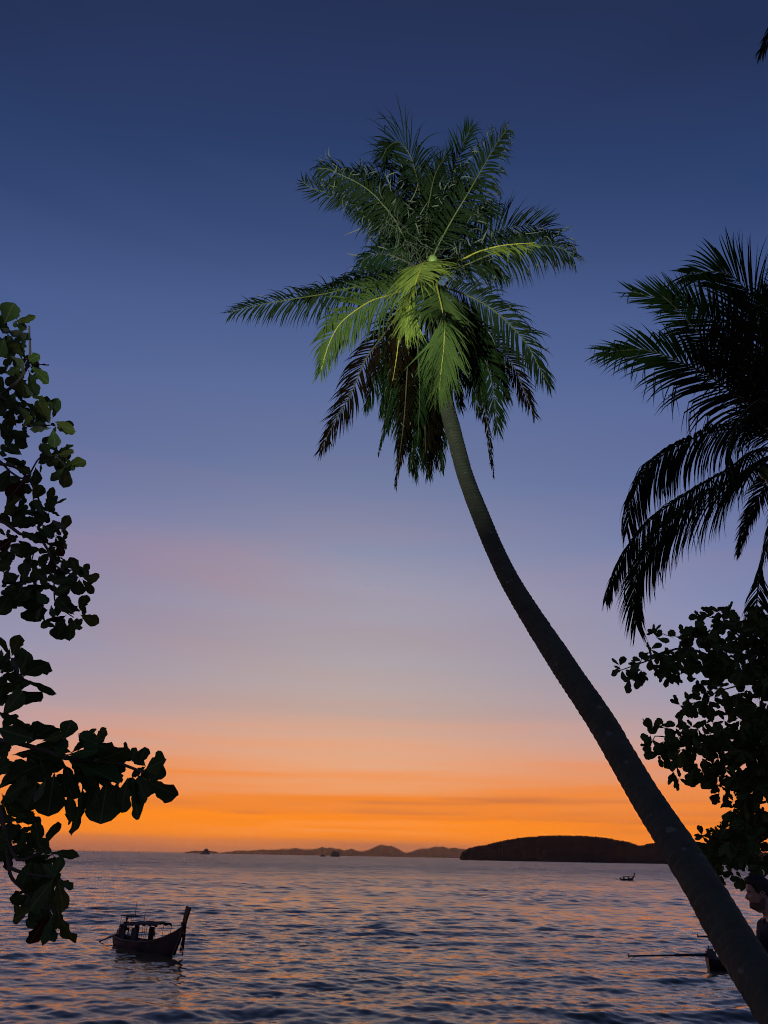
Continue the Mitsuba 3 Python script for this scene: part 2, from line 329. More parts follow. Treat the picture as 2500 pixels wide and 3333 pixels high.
def frond(holder, pts, leaf=.75, pairs=62, mat='frond_green', stem='rachis_green', droop=.7, roll=0.0, vee=.35, start=.10, sides=(1, 1), spread=(72, 22), width=.030,
          ragged=.10, kink=.10, curl=0, seed=0, stem_r=.018, droop_tip=None, flip=1, twist=.3, label=None, curl_span=(.15, 1), wild=1.0):
    """One pinnate palm leaf: a midrib through the points, two rows of folded leaflets that bend with their weight."""
    r = np.random.default_rng(seed + 101)
    path = even_path([at(*p) for p in pts], 60)
    M = len(path)
    t = unit(np.gradient(path, axis=0))
    up = np.array([0, 0, 1.0])
    N = unit(up - t * (t @ up)[:, None] + 1e-6)
    for k in range(1, M):                                                   # no flips where the midrib turns over
        n_ = unit(N[k - 1] - t[k] * (N[k - 1] @ t[k]))
        N[k] = unit(.72 * n_ + .28 * (N[k] if N[k] @ n_ > 0 else n_))
    S = np.cross(t, N)
    ca, sa = math.cos(roll), math.sin(roll)
    N, S = ca * N + sa * S, ca * S - sa * N
    key = key_for(holder + '__frond')
    s = np.linspace(0, 1, M)
    scene[key + '__midrib'] = mikit.ply(tube(path, stem_r * (1 - .86 * s ** .8) + .0025, 7), stem, smooth=True)
    prof = lambda u: np.interp(u, [0, .08, .3, .55, .8, 1], [.45, .75, 1, .95, .68, .34])
    V, F, DV, DF, base = [], [], [], [], 0
    dbase = 0
    seg = 6
    uu = np.linspace(0, 1, seg + 1)
    wprof = np.interp(uu, [0, .12, .35, .7, 1], [.45, .85, 1, .58, .03])
    for side in (0, 1):
        sg = 1 if side == 0 else -1
        n = int(pairs * 1.5 * sides[side])
        if n < 1:
            continue
        u0 = np.sort(np.clip(np.linspace(start, .995, n) + r.normal(0, .25 / pairs, n), start, .999))
        keep = r.random(n) > ragged
        for u, kp in zip(u0, keep):
            if not kp:
                continue
            x = u * (M - 1)
            i = min(int(x), M - 2)
            w = x - i
            b = path[i] * (1 - w) + path[i + 1] * w
            tt, nn, ss = unit(t[i] * (1 - w) + t[i + 1] * w), unit(N[i] * (1 - w) + N[i + 1] * w), unit(S[i] * (1 - w) + S[i + 1] * w)
            q = (u - start) / (1 - start)
            ang = math.radians(np.interp(q, [0, .5, 1], [spread[0], .5 * (spread[0] + spread[1]) + 6, spread[1]]) + r.normal(0, 1.5 + 4 * wild))
            d = math.cos(ang) * tt + math.sin(ang) * (math.cos(vee) * ss * sg + math.sin(vee) * nn * flip)
            L = leaf * (1 + .08 * wild) * prof(q) * r.uniform(1.02 - .26 * wild, 1.06)
            dr_ = (1 + .3 * wild) * (droop if droop_tip is None else droop + (droop_tip - droop) * q) * r.uniform(1 - .45 * wild, 1 + .6 * wild)
            pts_, dd = [b], d
            kk = r.uniform(.5, .75) if r.random() < kink else 2
            dirs = []
            sway = r.normal(0, .07 * wild, 3)
            for m in range(seg):
                uf = (m + 1) / seg
                dd = unit(dd + np.array([0, 0, -1.0]) * dr_ * (uf ** 1.2) * .62 + sway * uf)
                if uf > kk:
                    dd = unit(dd * .35 + np.array([r.normal(0, .15), r.normal(0, .15), -1.0]))
                    kk = 3
                dirs.append(dd)
                pts_.append(pts_[-1] + dd * L / seg)
            pts_ = np.array(pts_)
            dirs = np.array([d] + dirs)
            wd = unit(tt - dirs * (dirs @ tt)[:, None] + .02 * nn)
            nd = np.cross(dirs, wd) * sg
            tw = r.normal(0, twist)
            wv = unit(math.cos(tw) * wd + math.sin(tw) * nd)
            nv = np.cross(dirs, wv)
            h = width * r.uniform(.8, 1.15) * .5 * wprof[:, None] * (.55 + .45 * prof(q))
            fold = h * .55 * np.sign(nv @ nn)[:, None] * flip
            V.append(np.stack([pts_ - wv * h - nv * fold, pts_, pts_ + wv * h - nv * fold], 1).reshape(-1, 3))
            k = np.arange(seg)[:, None] * 3 + base
            F.append(np.concatenate([k + [0, 1, 4], k + [0, 4, 3], k + [1, 2, 5], k + [1, 5, 4]]))
            base += 3 * (seg + 1)
            if curl and curl_span[0] < q < curl_span[1] and r.random() < curl:   # dry, curled end of the leaflet
                c0, cd = pts_[3] + (pts_[4] - pts_[3]) * r.random(), unit(dirs[4] + r.normal(0, .3, 3) + [0, 0, .25])
                ax = unit(np.cross(cd, r.normal(0, 1, 3)))
                ln, cp = L * r.uniform(.25, .5), [c0]
                turn = r.uniform(1.0, 3.8) / 8
                for m in range(8):
                    cd = cd * math.cos(turn) + np.cross(ax, cd) * math.sin(turn)
                    cd = unit(cd + np.array([0, 0, -.10]))
                    cp.append(cp[-1] + cd * ln / 8)
                cp = np.array(cp)
                hw = np.linspace(.010, .003, 9)[:, None] * ax
                DV.append(np.stack([cp - hw, cp + hw], 1).reshape(-1, 3))
                k = np.arange(8)[:, None] * 2 + dbase
                DF.append(np.concatenate([k + [0, 1, 3], k + [0, 3, 2]]))
                dbase += 18
    scene[key + '__leaflets'] = mikit.ply((np.vstack(V), np.vstack(F)), mat, smooth=25)
    labels[key + '__leaflets'] = {'kind': 'stuff'}
    if DV:
        scene[key + '__dry_tips'] = mikit.ply((np.vstack(DV), np.vstack(DF)), 'frond_dry', smooth=True)
        labels[key + '__dry_tips'] = {'kind': 'stuff'}
    if label:
        labels[key] = {'label': label}


def bark_fn(p, n, uv):
    m = mikit.fbm(p.x * 7, p.y * 7, p.z * 7, 4)
    streak = mikit.noise(p.x * 60, p.y * 60, p.z * 9)
    lich = mikit.smoothstep(.72, .78, mikit.fbm(p.x * 9 + 31, p.y * 9, p.z * 9, 3))
    c = mikit.mix([.028, .032, .020], [.072, .080, .050], m * .75 + streak * .25)
    return mikit.mix(c, [.17, .19, .15], lich * .45)


scene['palm_bark'] = {'type': 'twosided', 'b': {'type': 'bumpmap', 'scale': 1.0, 'arbitrary': mikit.proc(
    lambda p, n, uv: mikit.noise(p.x * 45, p.y * 45, p.z * 14) * .0015 + mikit.fbm(p.x * 20, p.y * 20, p.z * 20, 3) * .004, eps=.003),
    'bsdf': {'type': 'principled', 'base_color': mikit.proc(bark_fn), 'roughness': .85, 'specular': .2}}}


def palm_trunk(holder, rows, n=1500, sides=52, seed=1):
    """rows: (px, py, width in px, depth) from the foot up; leaf-scar rings run round it, closer together towards the crown."""
    q = even_path([list(at(a, b, d)) + [w * d / FOC / 2] for a, b, w, d in rows], n)
    path, rad = q[:, :3], q[:, 3]
    s = np.linspace(0, 1, n)
    length = np.linalg.norm(np.diff(path, axis=0), axis=1).sum()
    rr = np.random.default_rng(seed)
    ph = np.cumsum(np.gradient(s * length) / np.interp(s, [0, .35, 1], [.105, .085, .05]))

    def relief(ang):
        a, k = np.meshgrid(ang, np.arange(n))
        wob = .30 * np.sin(a + 1.3 + .05 * k / 17) + .12 * np.sin(2 * a + k * .0066) + .5 * (meshkit.noise(np.stack([np.cos(a) * 1.3, np.sin(a) * 1.3, k / 100.0], -1), seed) - .5)
        f = (ph[:, None] + wob) % 1.0
        ring = np.where(f < .82, f / .82, (1 - f) / .18)
        lump = meshkit.fbm(np.stack([np.cos(a) * .9, np.sin(a) * .9, k / 150.0], -1), 3, seed + 4) - .5
        chip = np.maximum(meshkit.noise(np.stack([np.cos(a) * 4, np.sin(a) * 4, k / 15.0], -1), seed + 7) - .72, 0)
        return (ring - .5) * .009 * (.15 + 1.5 * meshkit.noise(np.stack([np.cos(a) * .6, np.sin(a) * .6, ph[:, None] + a * 0], -1), seed + 2)) + lump * .030 - chip * .035
    scene[holder + '__trunk'] = mikit.ply(tube(path, rad, sides, relief=relief), 'palm_bark', smooth=True)


# ------------------------------------------------------------------ the leaning coconut palm
P = 'coconut_palm'
labels[P] = {'label': 'tall leaning coconut palm with curved ringed trunk and lamp lit green crown', 'category': 'palm tree', 'group': 'coconut palms on the shore'}
palm_trunk(P, [(2860, 3850, 205, 3.25), (2715, 3600, 172, 3.45), (2558, 3335, 152, 3.75), (2415, 3103, 138, 4.3), (2291, 2895, 122, 4.9), (2202, 2753, 112, 5.4), (2100, 2594, 99, 6.0), (1953, 2343, 89, 6.9),
               (1850, 2190, 80, 7.6), (1752, 2040, 71, 8.4), (1663, 1897, 63, 9.0), (1612, 1790, 58, 9.5), (1562, 1670, 56, 10.0), (1514, 1547, 52, 10.6), (1472, 1390, 51, 11.2), (1450, 1290, 49, 11.5),
               (1422, 1100, 45, 11.9), (1398, 930, 38, 12.2), (1394, 860, 20, 12.3)])
C = (1394, 880, 12.2)
# upper fronds, seen against the sky
frond(P, [C, (1373, 705, 12.4), (1362, 604, 12.5), (1336, 510, 12.5), (1300, 462, 12.3), (1262, 480, 12.1), (1245, 515, 12.0)], 1.06, 68, droop=.12, droop_tip=.5, roll=.9, vee=.25, seed=1, spread=(50, 30))
frond(P, [C, (1394, 734, 12.8), (1450, 600, 13.0), (1490, 520, 13.1), (1515, 450, 13.1), (1535, 412, 13.1)], .74, 60, 'frond_dark', 'rachis_dark', droop=.1, droop_tip=.3, roll=-.5, vee=.3, seed=2, spread=(50, 26))
frond(P, [C, (1423, 806, 12.0), (1470, 718, 11.8), (1517, 640, 11.6), (1570, 548, 11.5), (1615, 470, 11.5), (1648, 423, 11.5)], .62, 62, droop=.75, roll=-.3, vee=.2, seed=3, curl=.55, spread=(66, 30), curl_span=(.25, 1))
frond(P, [C, (1336, 810, 12.0), (1278, 705, 11.7), (1199, 618, 11.5), (1105, 566, 11.4), (1060, 548, 11.4), (1033, 550, 11.4)], .74, 66, droop=.95, roll=.25, vee=.05, seed=4, curl=.7, spread=(70, 34), curl_span=(.02, .9))
frond(P, [C, (1310, 780, 12.5), (1240, 690, 12.7), (1160, 635, 12.7), (1076, 628, 12.6), (1015, 612, 12.5), (985, 590, 12.5)], .62, 56, droop=.25, droop_tip=-.05, roll=.6, vee=.4, seed=5, spread=(66, 38))
frond(P, [C, (1351, 763, 12.9), (1310, 660, 13.1), (1260, 600, 13.2), (1200, 570, 13.2), (1160, 560, 13.2)], .72, 58, 'frond_dark', 'rachis_dark', droop=.05, roll=.9, vee=.3, seed=6, spread=(62, 34))
frond(P, [C, (1423, 830, 12.6), (1532, 790, 12.8), (1640, 745, 12.9), (1734, 734, 12.9), (1780, 745, 12.9), (1802, 765, 12.8)], .82, 62, droop=.05, droop_tip=.12, roll=-.9, vee=.35, seed=7, sides=(1, 1), spread=(64, 36))
frond(P, [C, (1467, 880, 11.8), (1553, 846, 11.5), (1640, 813, 11.3), (1749, 799, 11.2), (1828, 808, 11.2), (1866, 838, 11.2)], .82, 66, droop=1.15, roll=-.1, vee=.45, seed=8, curl=.4, spread=(74, 40), curl_span=(.0, 1))
frond(P, [(1430, 860, 12.1), (1500, 845, 11.6), (1560, 818, 11.3), (1640, 798, 11.15), (1740, 790, 11.1)], .42, 30, 'frond_young', 'rachis_yellow', droop=.05, roll=-.5, vee=.7, seed=9, start=.55, sides=(0, 1), spread=(58, 36), ragged=.2)
frond(P, [C, (1430, 770, 12.9), (1460, 690, 13.2), (1478, 620, 13.3), (1486, 560, 13.3)], .8, 50, 'frond_dark', 'rachis_dark', droop=.3, roll=.4, vee=.2, seed=10)
frond(P, [C, (1440, 800, 12.4), (1500, 740, 12.4), (1560, 690, 12.3), (1620, 670, 12.2)], .7, 50, 'frond_dark', 'rachis_dark', droop=.8, roll=-.2, vee=.1, seed=11)
frond(P, [C, (1360, 800, 12.4), (1310, 730, 12.3), (1240, 690, 12.2), (1170, 690, 12.1)], .72, 56, 'frond_dark', 'rachis_dark', droop=.9, roll=.2, vee=.1, seed=12, curl=.25)
frond(P, [C, (1385, 740, 12.0), (1400, 640, 11.9), (1420, 560, 11.9), (1460, 500, 12.0)], .6, 50, droop=.5, roll=.2, vee=.2, seed=13, spread=(50, 28))
for k, pts in enumerate([[C, (1350, 770, 12.3), (1320, 700, 12.2), (1270, 650, 12.1), (1200, 660, 12.0)], [C, (1420, 760, 12.2), (1450, 690, 12.1), (1500, 620, 12.0), (1560, 590, 12.0)], [C, (1380, 760, 12.5), (1372, 660, 12.6), (1350, 560, 12.6), (1320, 540, 12.5)],
                          [C, (1450, 850, 12.0), (1520, 830, 11.9), (1590, 850, 11.8), (1650, 900, 11.8)], [C, (1340, 860, 12.0), (1270, 830, 11.9), (1210, 830, 11.8), (1170, 860, 11.8)]]):
    frond(P, pts, .62, 46, 'frond_dark', 'rachis_dark', droop=1.0, roll=.3 * (k - 2), vee=.1, seed=30 + k, ragged=.2, curl=.2)
# side fronds
frond(P, [C, (1300, 908, 12.0), (1134, 938, 11.6), (1062, 955, 11.4), (953, 973, 11.2), (845, 992, 11.1), (770, 1010, 11.0), (750, 1020, 11.0)], .66, 74, droop=1.0, droop_tip=.35, roll=.15, vee=.12, seed=14, spread=(74, 34), curl=.06)
frond(P, [C, (1300, 880, 12.6), (1206, 886, 12.8), (1134, 913, 12.9), (1040, 950, 12.9), (960, 975, 12.9)], .55, 58, 'frond_dark', 'rachis_dark', droop=1.1, roll=.2, vee=.1, seed=15)
frond(P, [(1392, 910, 12.0), (1279, 956, 11.3), (1206, 980, 11.0), (1134, 1028, 10.8), (1098, 1066, 10.7), (1069, 1124, 10.6), (1045, 1205, 10.6)], .74, 72, 'frond_lit', 'rachis_yellow', droop=.55, roll=.95, vee=.15, seed=16, spread=(58, 22), width=.037, twist=.2)
frond(P, [(1397, 905, 12.0), (1394, 866, 11.5), (1382, 853, 11.2), (1366, 885, 10.9), (1350, 932, 10.75), (1337, 980, 10.7), (1326, 1040, 10.7), (1318, 1075, 10.7)], .84, 62, 'frond_young', 'rachis_yellow', droop=.32, roll=.0, vee=-.1, seed=17, start=.24, spread=(72, 18), width=.036, twist=.2)
frond(P, [(1400, 920, 12.0), (1418, 925, 11.2), (1430, 965, 10.8), (1441, 1020, 10.6), (1446, 1103, 10.5), (1436, 1204, 10.5), (1428, 1280, 10.5)], .92, 80, 'frond_lit', 'rachis_yellow', droop=.35, roll=-.1, vee=-.25, seed=18, start=.24, spread=(62, 16), width=.040, twist=.18)
frond(P, [(1400, 920, 12.1), (1496, 952, 11.7), (1568, 984, 11.5), (1640, 1037, 11.4), (1713, 1117, 11.3), (1752, 1189, 11.3), (1790, 1255, 11.3)], .68, 70, 'frond_green', 'rachis_green', droop=.7, roll=-.75, vee=.1, seed=19, spread=(64, 22), curl=.08)
frond(P, [(1392, 930, 12.0), (1340, 960, 11.4), (1318, 1030, 11.2), (1300, 1095, 11.1), (1290, 1170, 11.1), (1278, 1240, 11.1)], .55, 60, 'frond_brown', 'rachis_yellow', droop=.6, roll=.3, vee=.0, seed=20, ragged=.35, curl=.15)
# the old skirt hanging round the trunk
frond(P, [(1392, 960, 12.0), (1300, 1020, 11.8), (1250, 1088, 11.7), (1192, 1168, 11.7), (1141, 1283, 11.7), (1091, 1370, 11.7), (1042, 1466, 11.7)], .62, 66, 'frond_brown', 'rachis_dark', droop=.55, roll=.6, vee=.05, seed=21, spread=(56, 20), ragged=.12)
frond(P, [(1400, 960, 12.1), (1503, 1045, 11.9), (1568, 1146, 11.8), (1600, 1240, 11.8), (1613, 1330, 11.8), (1620, 1400, 11.8)], .66, 62, 'frond_dark', 'rachis_dark', droop=.5, roll=-.4, vee=.0, seed=22, spread=(60, 24))
frond(P, [(1400, 950, 12.3), (1532, 1066, 12.3), (1662, 1180, 12.3), (1705, 1270, 12.3), (1742, 1355, 12.3)], .56, 58, 'frond_brown', 'rachis_dark', droop=.5, roll=-.5, vee=.05, seed=23, spread=(58, 22))
for k, (x1, y1, x2, y2, dd, lf, mt) in enumerate([(1300, 1080, 1232, 1475, 11.9, .30, 'frond_dark'), (1330, 1150, 1288, 1580, 11.6, .36, 'frond_brown'), (1350, 1180, 1335, 1530, 12.0, .5, 'frond_dark'),
                                                  (1380, 1200, 1375, 1520, 11.9, .5, 'frond_dark'), (1405, 1200, 1400, 1530, 12.2, .45, 'frond_brown'), (1430, 1220, 1440, 1540, 12.5, .45, 'frond_dark'),
                                                  (1280, 1120, 1262, 1400, 12.1, .5, 'frond_dark'), (1250, 1100, 1190, 1330, 12.2, .55, 'frond_dark'), (1560, 1250, 1608, 1555, 12.0, .24, 'frond_brown'),
                                                  (1500, 1120, 1560, 1350, 12.6, .55, 'frond_dark'), (1360, 1110, 1360, 1440, 11.7, .5, 'frond_dark'), (1320, 1130, 1315, 1470, 12.3, .5, 'frond_brown'),
                                                  (1460, 1150, 1500, 1330, 12.9, .55, 'frond_dark'), (1540, 1050, 1650, 1250, 12.8, .5, 'frond_dark'), (1310, 1140, 1300, 1500, 11.8, .6, 'frond_dark'), (1345, 1160, 1350, 1545, 12.2, .65, 'frond_dark'), (1390, 1170, 1395, 1550, 12.4, .6, 'frond_dark'), (1420, 1190, 1425, 1510, 12.6, .6, 'frond_dark'),
                                                  (1275, 1090, 1240, 1340, 11.9, .6, 'frond_dark'), (1365, 1150, 1385, 1490, 11.9, .6, 'frond_brown'), (1510, 1080, 1585, 1310, 12.2, .6, 'frond_dark'), (1560, 1100, 1660, 1300, 12.0, .5, 'frond_brown')]):
    mx, my = (C[0] * .35 + x1 * .65), (C[1] * .35 + y1 * .65)
    frond(P, [(1396, 950 + 4 * k, 12.1), (mx, my, dd), (x1, y1, dd), (.5 * (x1 + x2) + 6, .5 * (y1 + y2), dd), (x2, y2, dd)], lf, 54, mt, 'rachis_dark', droop=.9, roll=.5 * ((k % 3) - 1), vee=.0, seed=40 + k,
          spread=(58, 16), ragged=.2, start=.25, curl=.12 if k in (0, 1, 8) else 0, stem_r=.016)
# crown heart: leaf sheaths, fibres, dry flower stalks and the coconuts
hv = []
for k in range(16):
    a = k * 2.4
    c0 = at(1398, 985 - 6 * k, 12.2)
    dirn = np.array([math.cos(a), math.sin(a), 0.0])
    hv.append(tube(even_path([c0, c0 + dirn * .10 + [0, 0, .16], c0 + dirn * .2 + [0, 0, .34]], 8), np.linspace(.075, .03, 8), 8))
scene[P + '__leaf_sheath'] = mikit.ply(join(hv), 'fibre', smooth=True)
sr = np.random.default_rng(77)
sv = []
for k in range(120):                                                       # dry strings under the upper left frond and round the heart
    q = sr.random()
    x, y = (1250 + 110 * q + sr.normal(0, 26), 690 + 170 * q + sr.normal(0, 36)) if k < 85 else (sr.uniform(1350, 1520), sr.uniform(760, 900))
    p0 = at(x, y, sr.uniform(11.3, 11.7))
    dv, pp = np.array([sr.normal(0, .25), sr.normal(0, .25), -1.0]), [p0]
    for m in range(9):
        dv = unit(dv + np.array([sr.normal(0, .42), sr.normal(0, .42), -.12]))
        pp.append(pp[-1] + dv * .045)
    sv.append(tube(even_path(pp, 12), np.linspace(.0042, .0016, 12), 3, cap=False))
scene[P + '__dry_strings'] = mikit.ply(join(sv), 'frond_dry', smooth=True)
labels[P + '__dry_strings'] = {'kind': 'stuff'}
nut = trimesh.creation.icosphere(3, 1.0)
nv = nut.vertices * [1, 1, 1.18]
nv = nv * (1 + .03 * np.cos(3 * np.arctan2(nv[:, 1], nv[:, 0])))[:, None]
for k, (x, y, d, r_) in enumerate([(1409, 845, 11.2, .072), (1426, 858, 11.25, .066), (1386, 880, 11.5, .07), (1300, 928, 11.6, .062), (1440, 880, 11.7, .07)]):
    scene[key_for(P + '__coconut')] = mikit.ply((nv * r_ + at(x, y, d), nut.faces), 'coconut_husk', smooth=True)

# ------------------------------------------------------------------ the palm cut by the right edge, and a frond tip of another
P = 'coconut_palm_001'
labels[P] = {'label': 'dark coconut palm cut off by the right edge with broad drooping fronds', 'category': 'palm tree', 'group': 'coconut palms on the shore'}
C = (2545, 1470, 10.5)
palm_trunk(P, [(3150, 3750, 150, 7.2), (2960, 3300, 115, 7.8), (2800, 2700, 88, 8.6), (2660, 2050, 70, 9.6), (2575, 1640, 58, 10.3), (2550, 1500, 44, 10.5), (2545, 1440, 22, 10.5)], n=700, sides=36, seed=5)
frond(P, [C, (2500, 1091 + 150, 10.4), (2462, 1010, 10.3), (2421, 936, 10.2), (2381, 898, 10.1), (2331, 884, 10.0), (2280, 886, 9.95), (2236, 892, 9.9)], 1.0, 66, 'frond_dark', droop=.05, droop_tip=.3, roll=.5, vee=.5, seed=101, wild=.35, spread=(48, 20), width=.036)
frond(P, [C, (2487, 1217, 10.2), (2441, 1158, 10.1), (2398, 1105, 10.0), (2348, 1062, 9.9), (2308, 1035, 9.8), (2248, 1000, 9.7), (2182, 978, 9.7), (2110, 962, 9.7), (2060, 950, 9.7)], .80, 70, 'frond_dark', droop=.12, droop_tip=.0, roll=.35, vee=.3, seed=102, wild=.35, spread=(62, 16), width=.036)
frond(P, [C, (2447, 1237, 9.9), (2364, 1168, 9.7), (2295, 1105, 9.6), (2248, 1055, 9.6), (2202, 1005, 9.6), (2160, 965, 9.6)], .72, 60, 'frond_dark', droop=.35, roll=.5, vee=.0, seed=103, wild=.35, spread=(66, 40), kink=.35, width=.036)
frond(P, [C, (2440, 1330, 9.7), (2361, 1262, 9.4), (2298, 1217, 9.3), (2215, 1178, 9.2), (2149, 1151, 9.2), (2093, 1138, 9.2), (2030, 1140, 9.2), (1975, 1142, 9.2)], 1.0, 80, 'frond_dark', droop=.9, droop_tip=.1, roll=.45, vee=.15, seed=104, wild=.35, spread=(68, 12), kink=.55, width=.036)
frond(P, [C, (2498, 1312, 9.6), (2432, 1330, 9.2), (2392, 1396, 9.1), (2374, 1447, 9.0), (2374, 1507, 9.0), (2386, 1560, 9.0)], .44, 62, droop=.7, roll=.1, vee=.0, seed=105, wild=.35, spread=(66, 24), start=.3)
frond(P, [(2520, 1440, 10.5), (2480, 1400, 10.5), (2391, 1394, 10.4), (2302, 1410, 10.3), (2217, 1444, 10.2), (2143, 1492, 10.2), (2098, 1536, 10.2), (2057, 1629, 10.2), (2040, 1730, 10.2)], .92, 84, droop=1.1, roll=.3, vee=-.15, seed=106, wild=.35, spread=(74, 20), width=.034)
frond(P, [C, (2450, 1470, 10.1), (2376, 1522, 9.9), (2247, 1600, 9.8), (2135, 1677, 9.8), (2061, 1759, 9.8), (2017, 1830, 9.8), (1985, 1905, 9.8), (1972, 1950, 9.8)], .62, 84, 'frond_dark', 'rachis_dark', droop=.9, roll=.3, vee=-.2, seed=107, wild=.35, spread=(74, 24), width=.034)
frond(P, [C, (2470, 1500, 9.8), (2376, 1566, 9.5), (2265, 1629, 9.4), (2172, 1707, 9.4), (2128, 1766, 9.4), (2080, 1848, 9.4), (2063, 1926, 9.4), (2063, 1990, 9.4), (2071, 2030, 9.4)], 1.0, 92, 'frond_dark', 'rachis_dark', droop=.75, droop_tip=.2, roll=.25, vee=-.15, seed=108, wild=.35, spread=(72, 14), width=.036)
frond(P, [C, (2530, 1620, 10.2), (2505, 1740, 10.0), (2480, 1833, 9.9), (2466, 1926, 9.9), (2463, 2020, 9.9), (2468, 2130, 9.9), (2480, 2250, 9.9)], .50, 84, 'frond_dark', 'rachis_dark', droop=.3, roll=-.1, vee=.0, seed=109, wild=.35, spread=(64, 30), width=.034)
for k, (pts, lf) in enumerate([([C, (2540, 1250, 10.7), (2520, 1080, 10.8), (2480, 960, 10.8)], .85), ([C, (2570, 1200, 10.9), (2560, 1000, 11.0), (2550, 880, 11.0)], .95), ([C, (2480, 1330, 11), (2420, 1230, 11.2), (2340, 1170, 11.3)], .8),
                               ([C, (2620, 1250, 10.6), (2660, 1050, 10.6), (2720, 930, 10.5)], .9), ([C, (2700, 1330, 10.3), (2850, 1260, 10.2), (3000, 1290, 10.2)], .85), ([C, (2720, 1450, 10), (2880, 1480, 9.8), (3010, 1600, 9.7)], .85),
                               ([C, (2680, 1560, 10.4), (2790, 1680, 10.4), (2860, 1840, 10.4)], .8), ([C, (2600, 1600, 10.7), (2620, 1780, 10.7), (2630, 1950, 10.7)], .7), ([C, (2500, 1560, 11), (2440, 1680, 11.2), (2400, 1800, 11.3)], .45)]):
    frond(P, pts, lf, 58, 'frond_dark', 'rachis_dark', droop=.35, roll=.3 * (1 - k % 3), vee=.2, seed=120 + k, wild=.5, width=.036)
for k, (x, y, d) in enumerate([(2492, 1540, 10.2), (2512, 1560, 10.2), (2540, 1530, 10.1), (2560, 1560, 10.4)]):
    scene[key_for(P + '__coconut')] = mikit.ply((nut.vertices * [.085, .085, .10] + at(x, y, d), nut.faces), 'coconut_husk', smooth=True)

P = 'coconut_palm_002'
labels[P] = {'label': 'palm of which only a frond tip enters at the upper right corner', 'category': 'palm tree', 'group': 'coconut palms on the shore'}
C = (2900, -420, 8.5)
palm_trunk(P, [(4300, 3300, 150, 5.2), (3900, 2200, 110, 5.8), (3350, 700, 78, 7.0), (3000, -200, 60, 8.2), (2900, -420, 30, 8.5)], n=500, sides=28, seed=6)
frond(P, [C, (2780, -330, 8.3), (2640, -130, 8.2), (2560, 20, 8.2), (2505, 115, 8.2), (2478, 160, 8.2)], .60, 60, droop=.45, roll=.3, vee=.1, seed=140, wild=.35, spread=(66, 14))
for k in range(7):
    a = .9 + k * .8
    ex, ey = math.cos(a), math.sin(a)
    frond(P, [C, (2900 + 180 * ex + 60, -470 - 160 * ey, 8.5), (2900 + 420 * abs(ex) + 90, -430 - 330 * ey, 8.5), (2900 + 620 * abs(ex) + 120, -300 - 420 * ey, 8.5)], .6, 40, 'frond_dark', 'rachis_dark', droop=.5, seed=150 + k)


# ------------------------------------------------------------------ sea almond trees: large leathery leaves, each one a part
def leaf_shape(seed):
    r = np.random.default_rng(seed + 900)
    nu, u = 11, np.linspace(0, 1, 11)
    half = np.interp(u, [0, .06, .2, .45, .68, .86, .95, 1], [.012, .016, .34, .76, 1.0, .80, .40, .02])
    notch = 1 - .22 * (r.random(nu) < .12) - .06 * r.random(nu)
    notch2 = 1 - .22 * (r.random(nu) < .12) - .06 * r.random(nu)
    bend, fold, wave = r.uniform(-.35, .35), r.uniform(.12, .42), r.uniform(.01, .05)
    z0 = bend * (u - .15) * u * .6
    cols = [-1, -.55, 0, .55, 1]
    V = []
    for k in range(nu):
        for c in cols:
            n_ = notch[k] if c < 0 else notch2[k]
            w = half[k] * .325 * abs(c) * n_
            y = math.copysign(w, c) if c else 0
            z = z0[k] + fold * abs(y) * .8 - .5 * fold * y * y * 2 + wave * math.sin(k * 1.9 + 2 * c + seed) * abs(c)
            V.append([u[k], y, z])
    i = np.arange(nu * 5).reshape(nu, 5)
    f = np.stack([i[:-1, :-1], i[:-1, 1:], i[1:, 1:], i[1:, :-1]], -1).reshape(-1, 4)
    V = np.array(V)
    return V, np.vstack([f[:, [0, 1, 2]], f[:, [0, 2, 3]]]), V[:, :2].copy()


def leaf_mat(name, c1, c2, tr=.35):
    def fn(p, n, uv):
        v = dr.abs(uv.y)
        rib = 1 - mikit.smoothstep(.006, .014, v)
        side = 1 - mikit.smoothstep(.02, .07, dr.abs(dr.abs((uv.x - v * .9) * 9 - dr.floor((uv.x - v * .9) * 9)) - .5))
        base = mikit.mix(c1, c2, mikit.fbm(p.x * 16, p.y * 16, p.z * 16, 3))
        return mikit.mix(base, [.17, .19, .10], dr.maximum(rib * .8, side * .10))
    scene[name] = {'type': 'principledthin', 'base_color': mikit.proc(fn), 'roughness': .24, 'eta': 1.5, 'diff_trans': tr}


leaf_mat('almond_dark', [.034, .062, .022], [.062, .098, .036], .35)
leaf_mat('almond_green', [.034, .064, .018], [.060, .100, .030], .45)
leaf_mat('almond_olive', [.042, .060, .014], [.075, .090, .024], .5)
leaf_mat('almond_red', [.030, .012, .009], [.055, .018, .012], .4)
leaf_mat('almond_pale', [.05, .07, .04], [.10, .12, .07], .3)
hard_mat('twig_bark', [.05, .042, .032], [.11, .09, .07], 12, .85)
LEAVES = [leaf_shape(k) for k in range(9)]
LEAF_PLY = {}
FRONT = -FWD


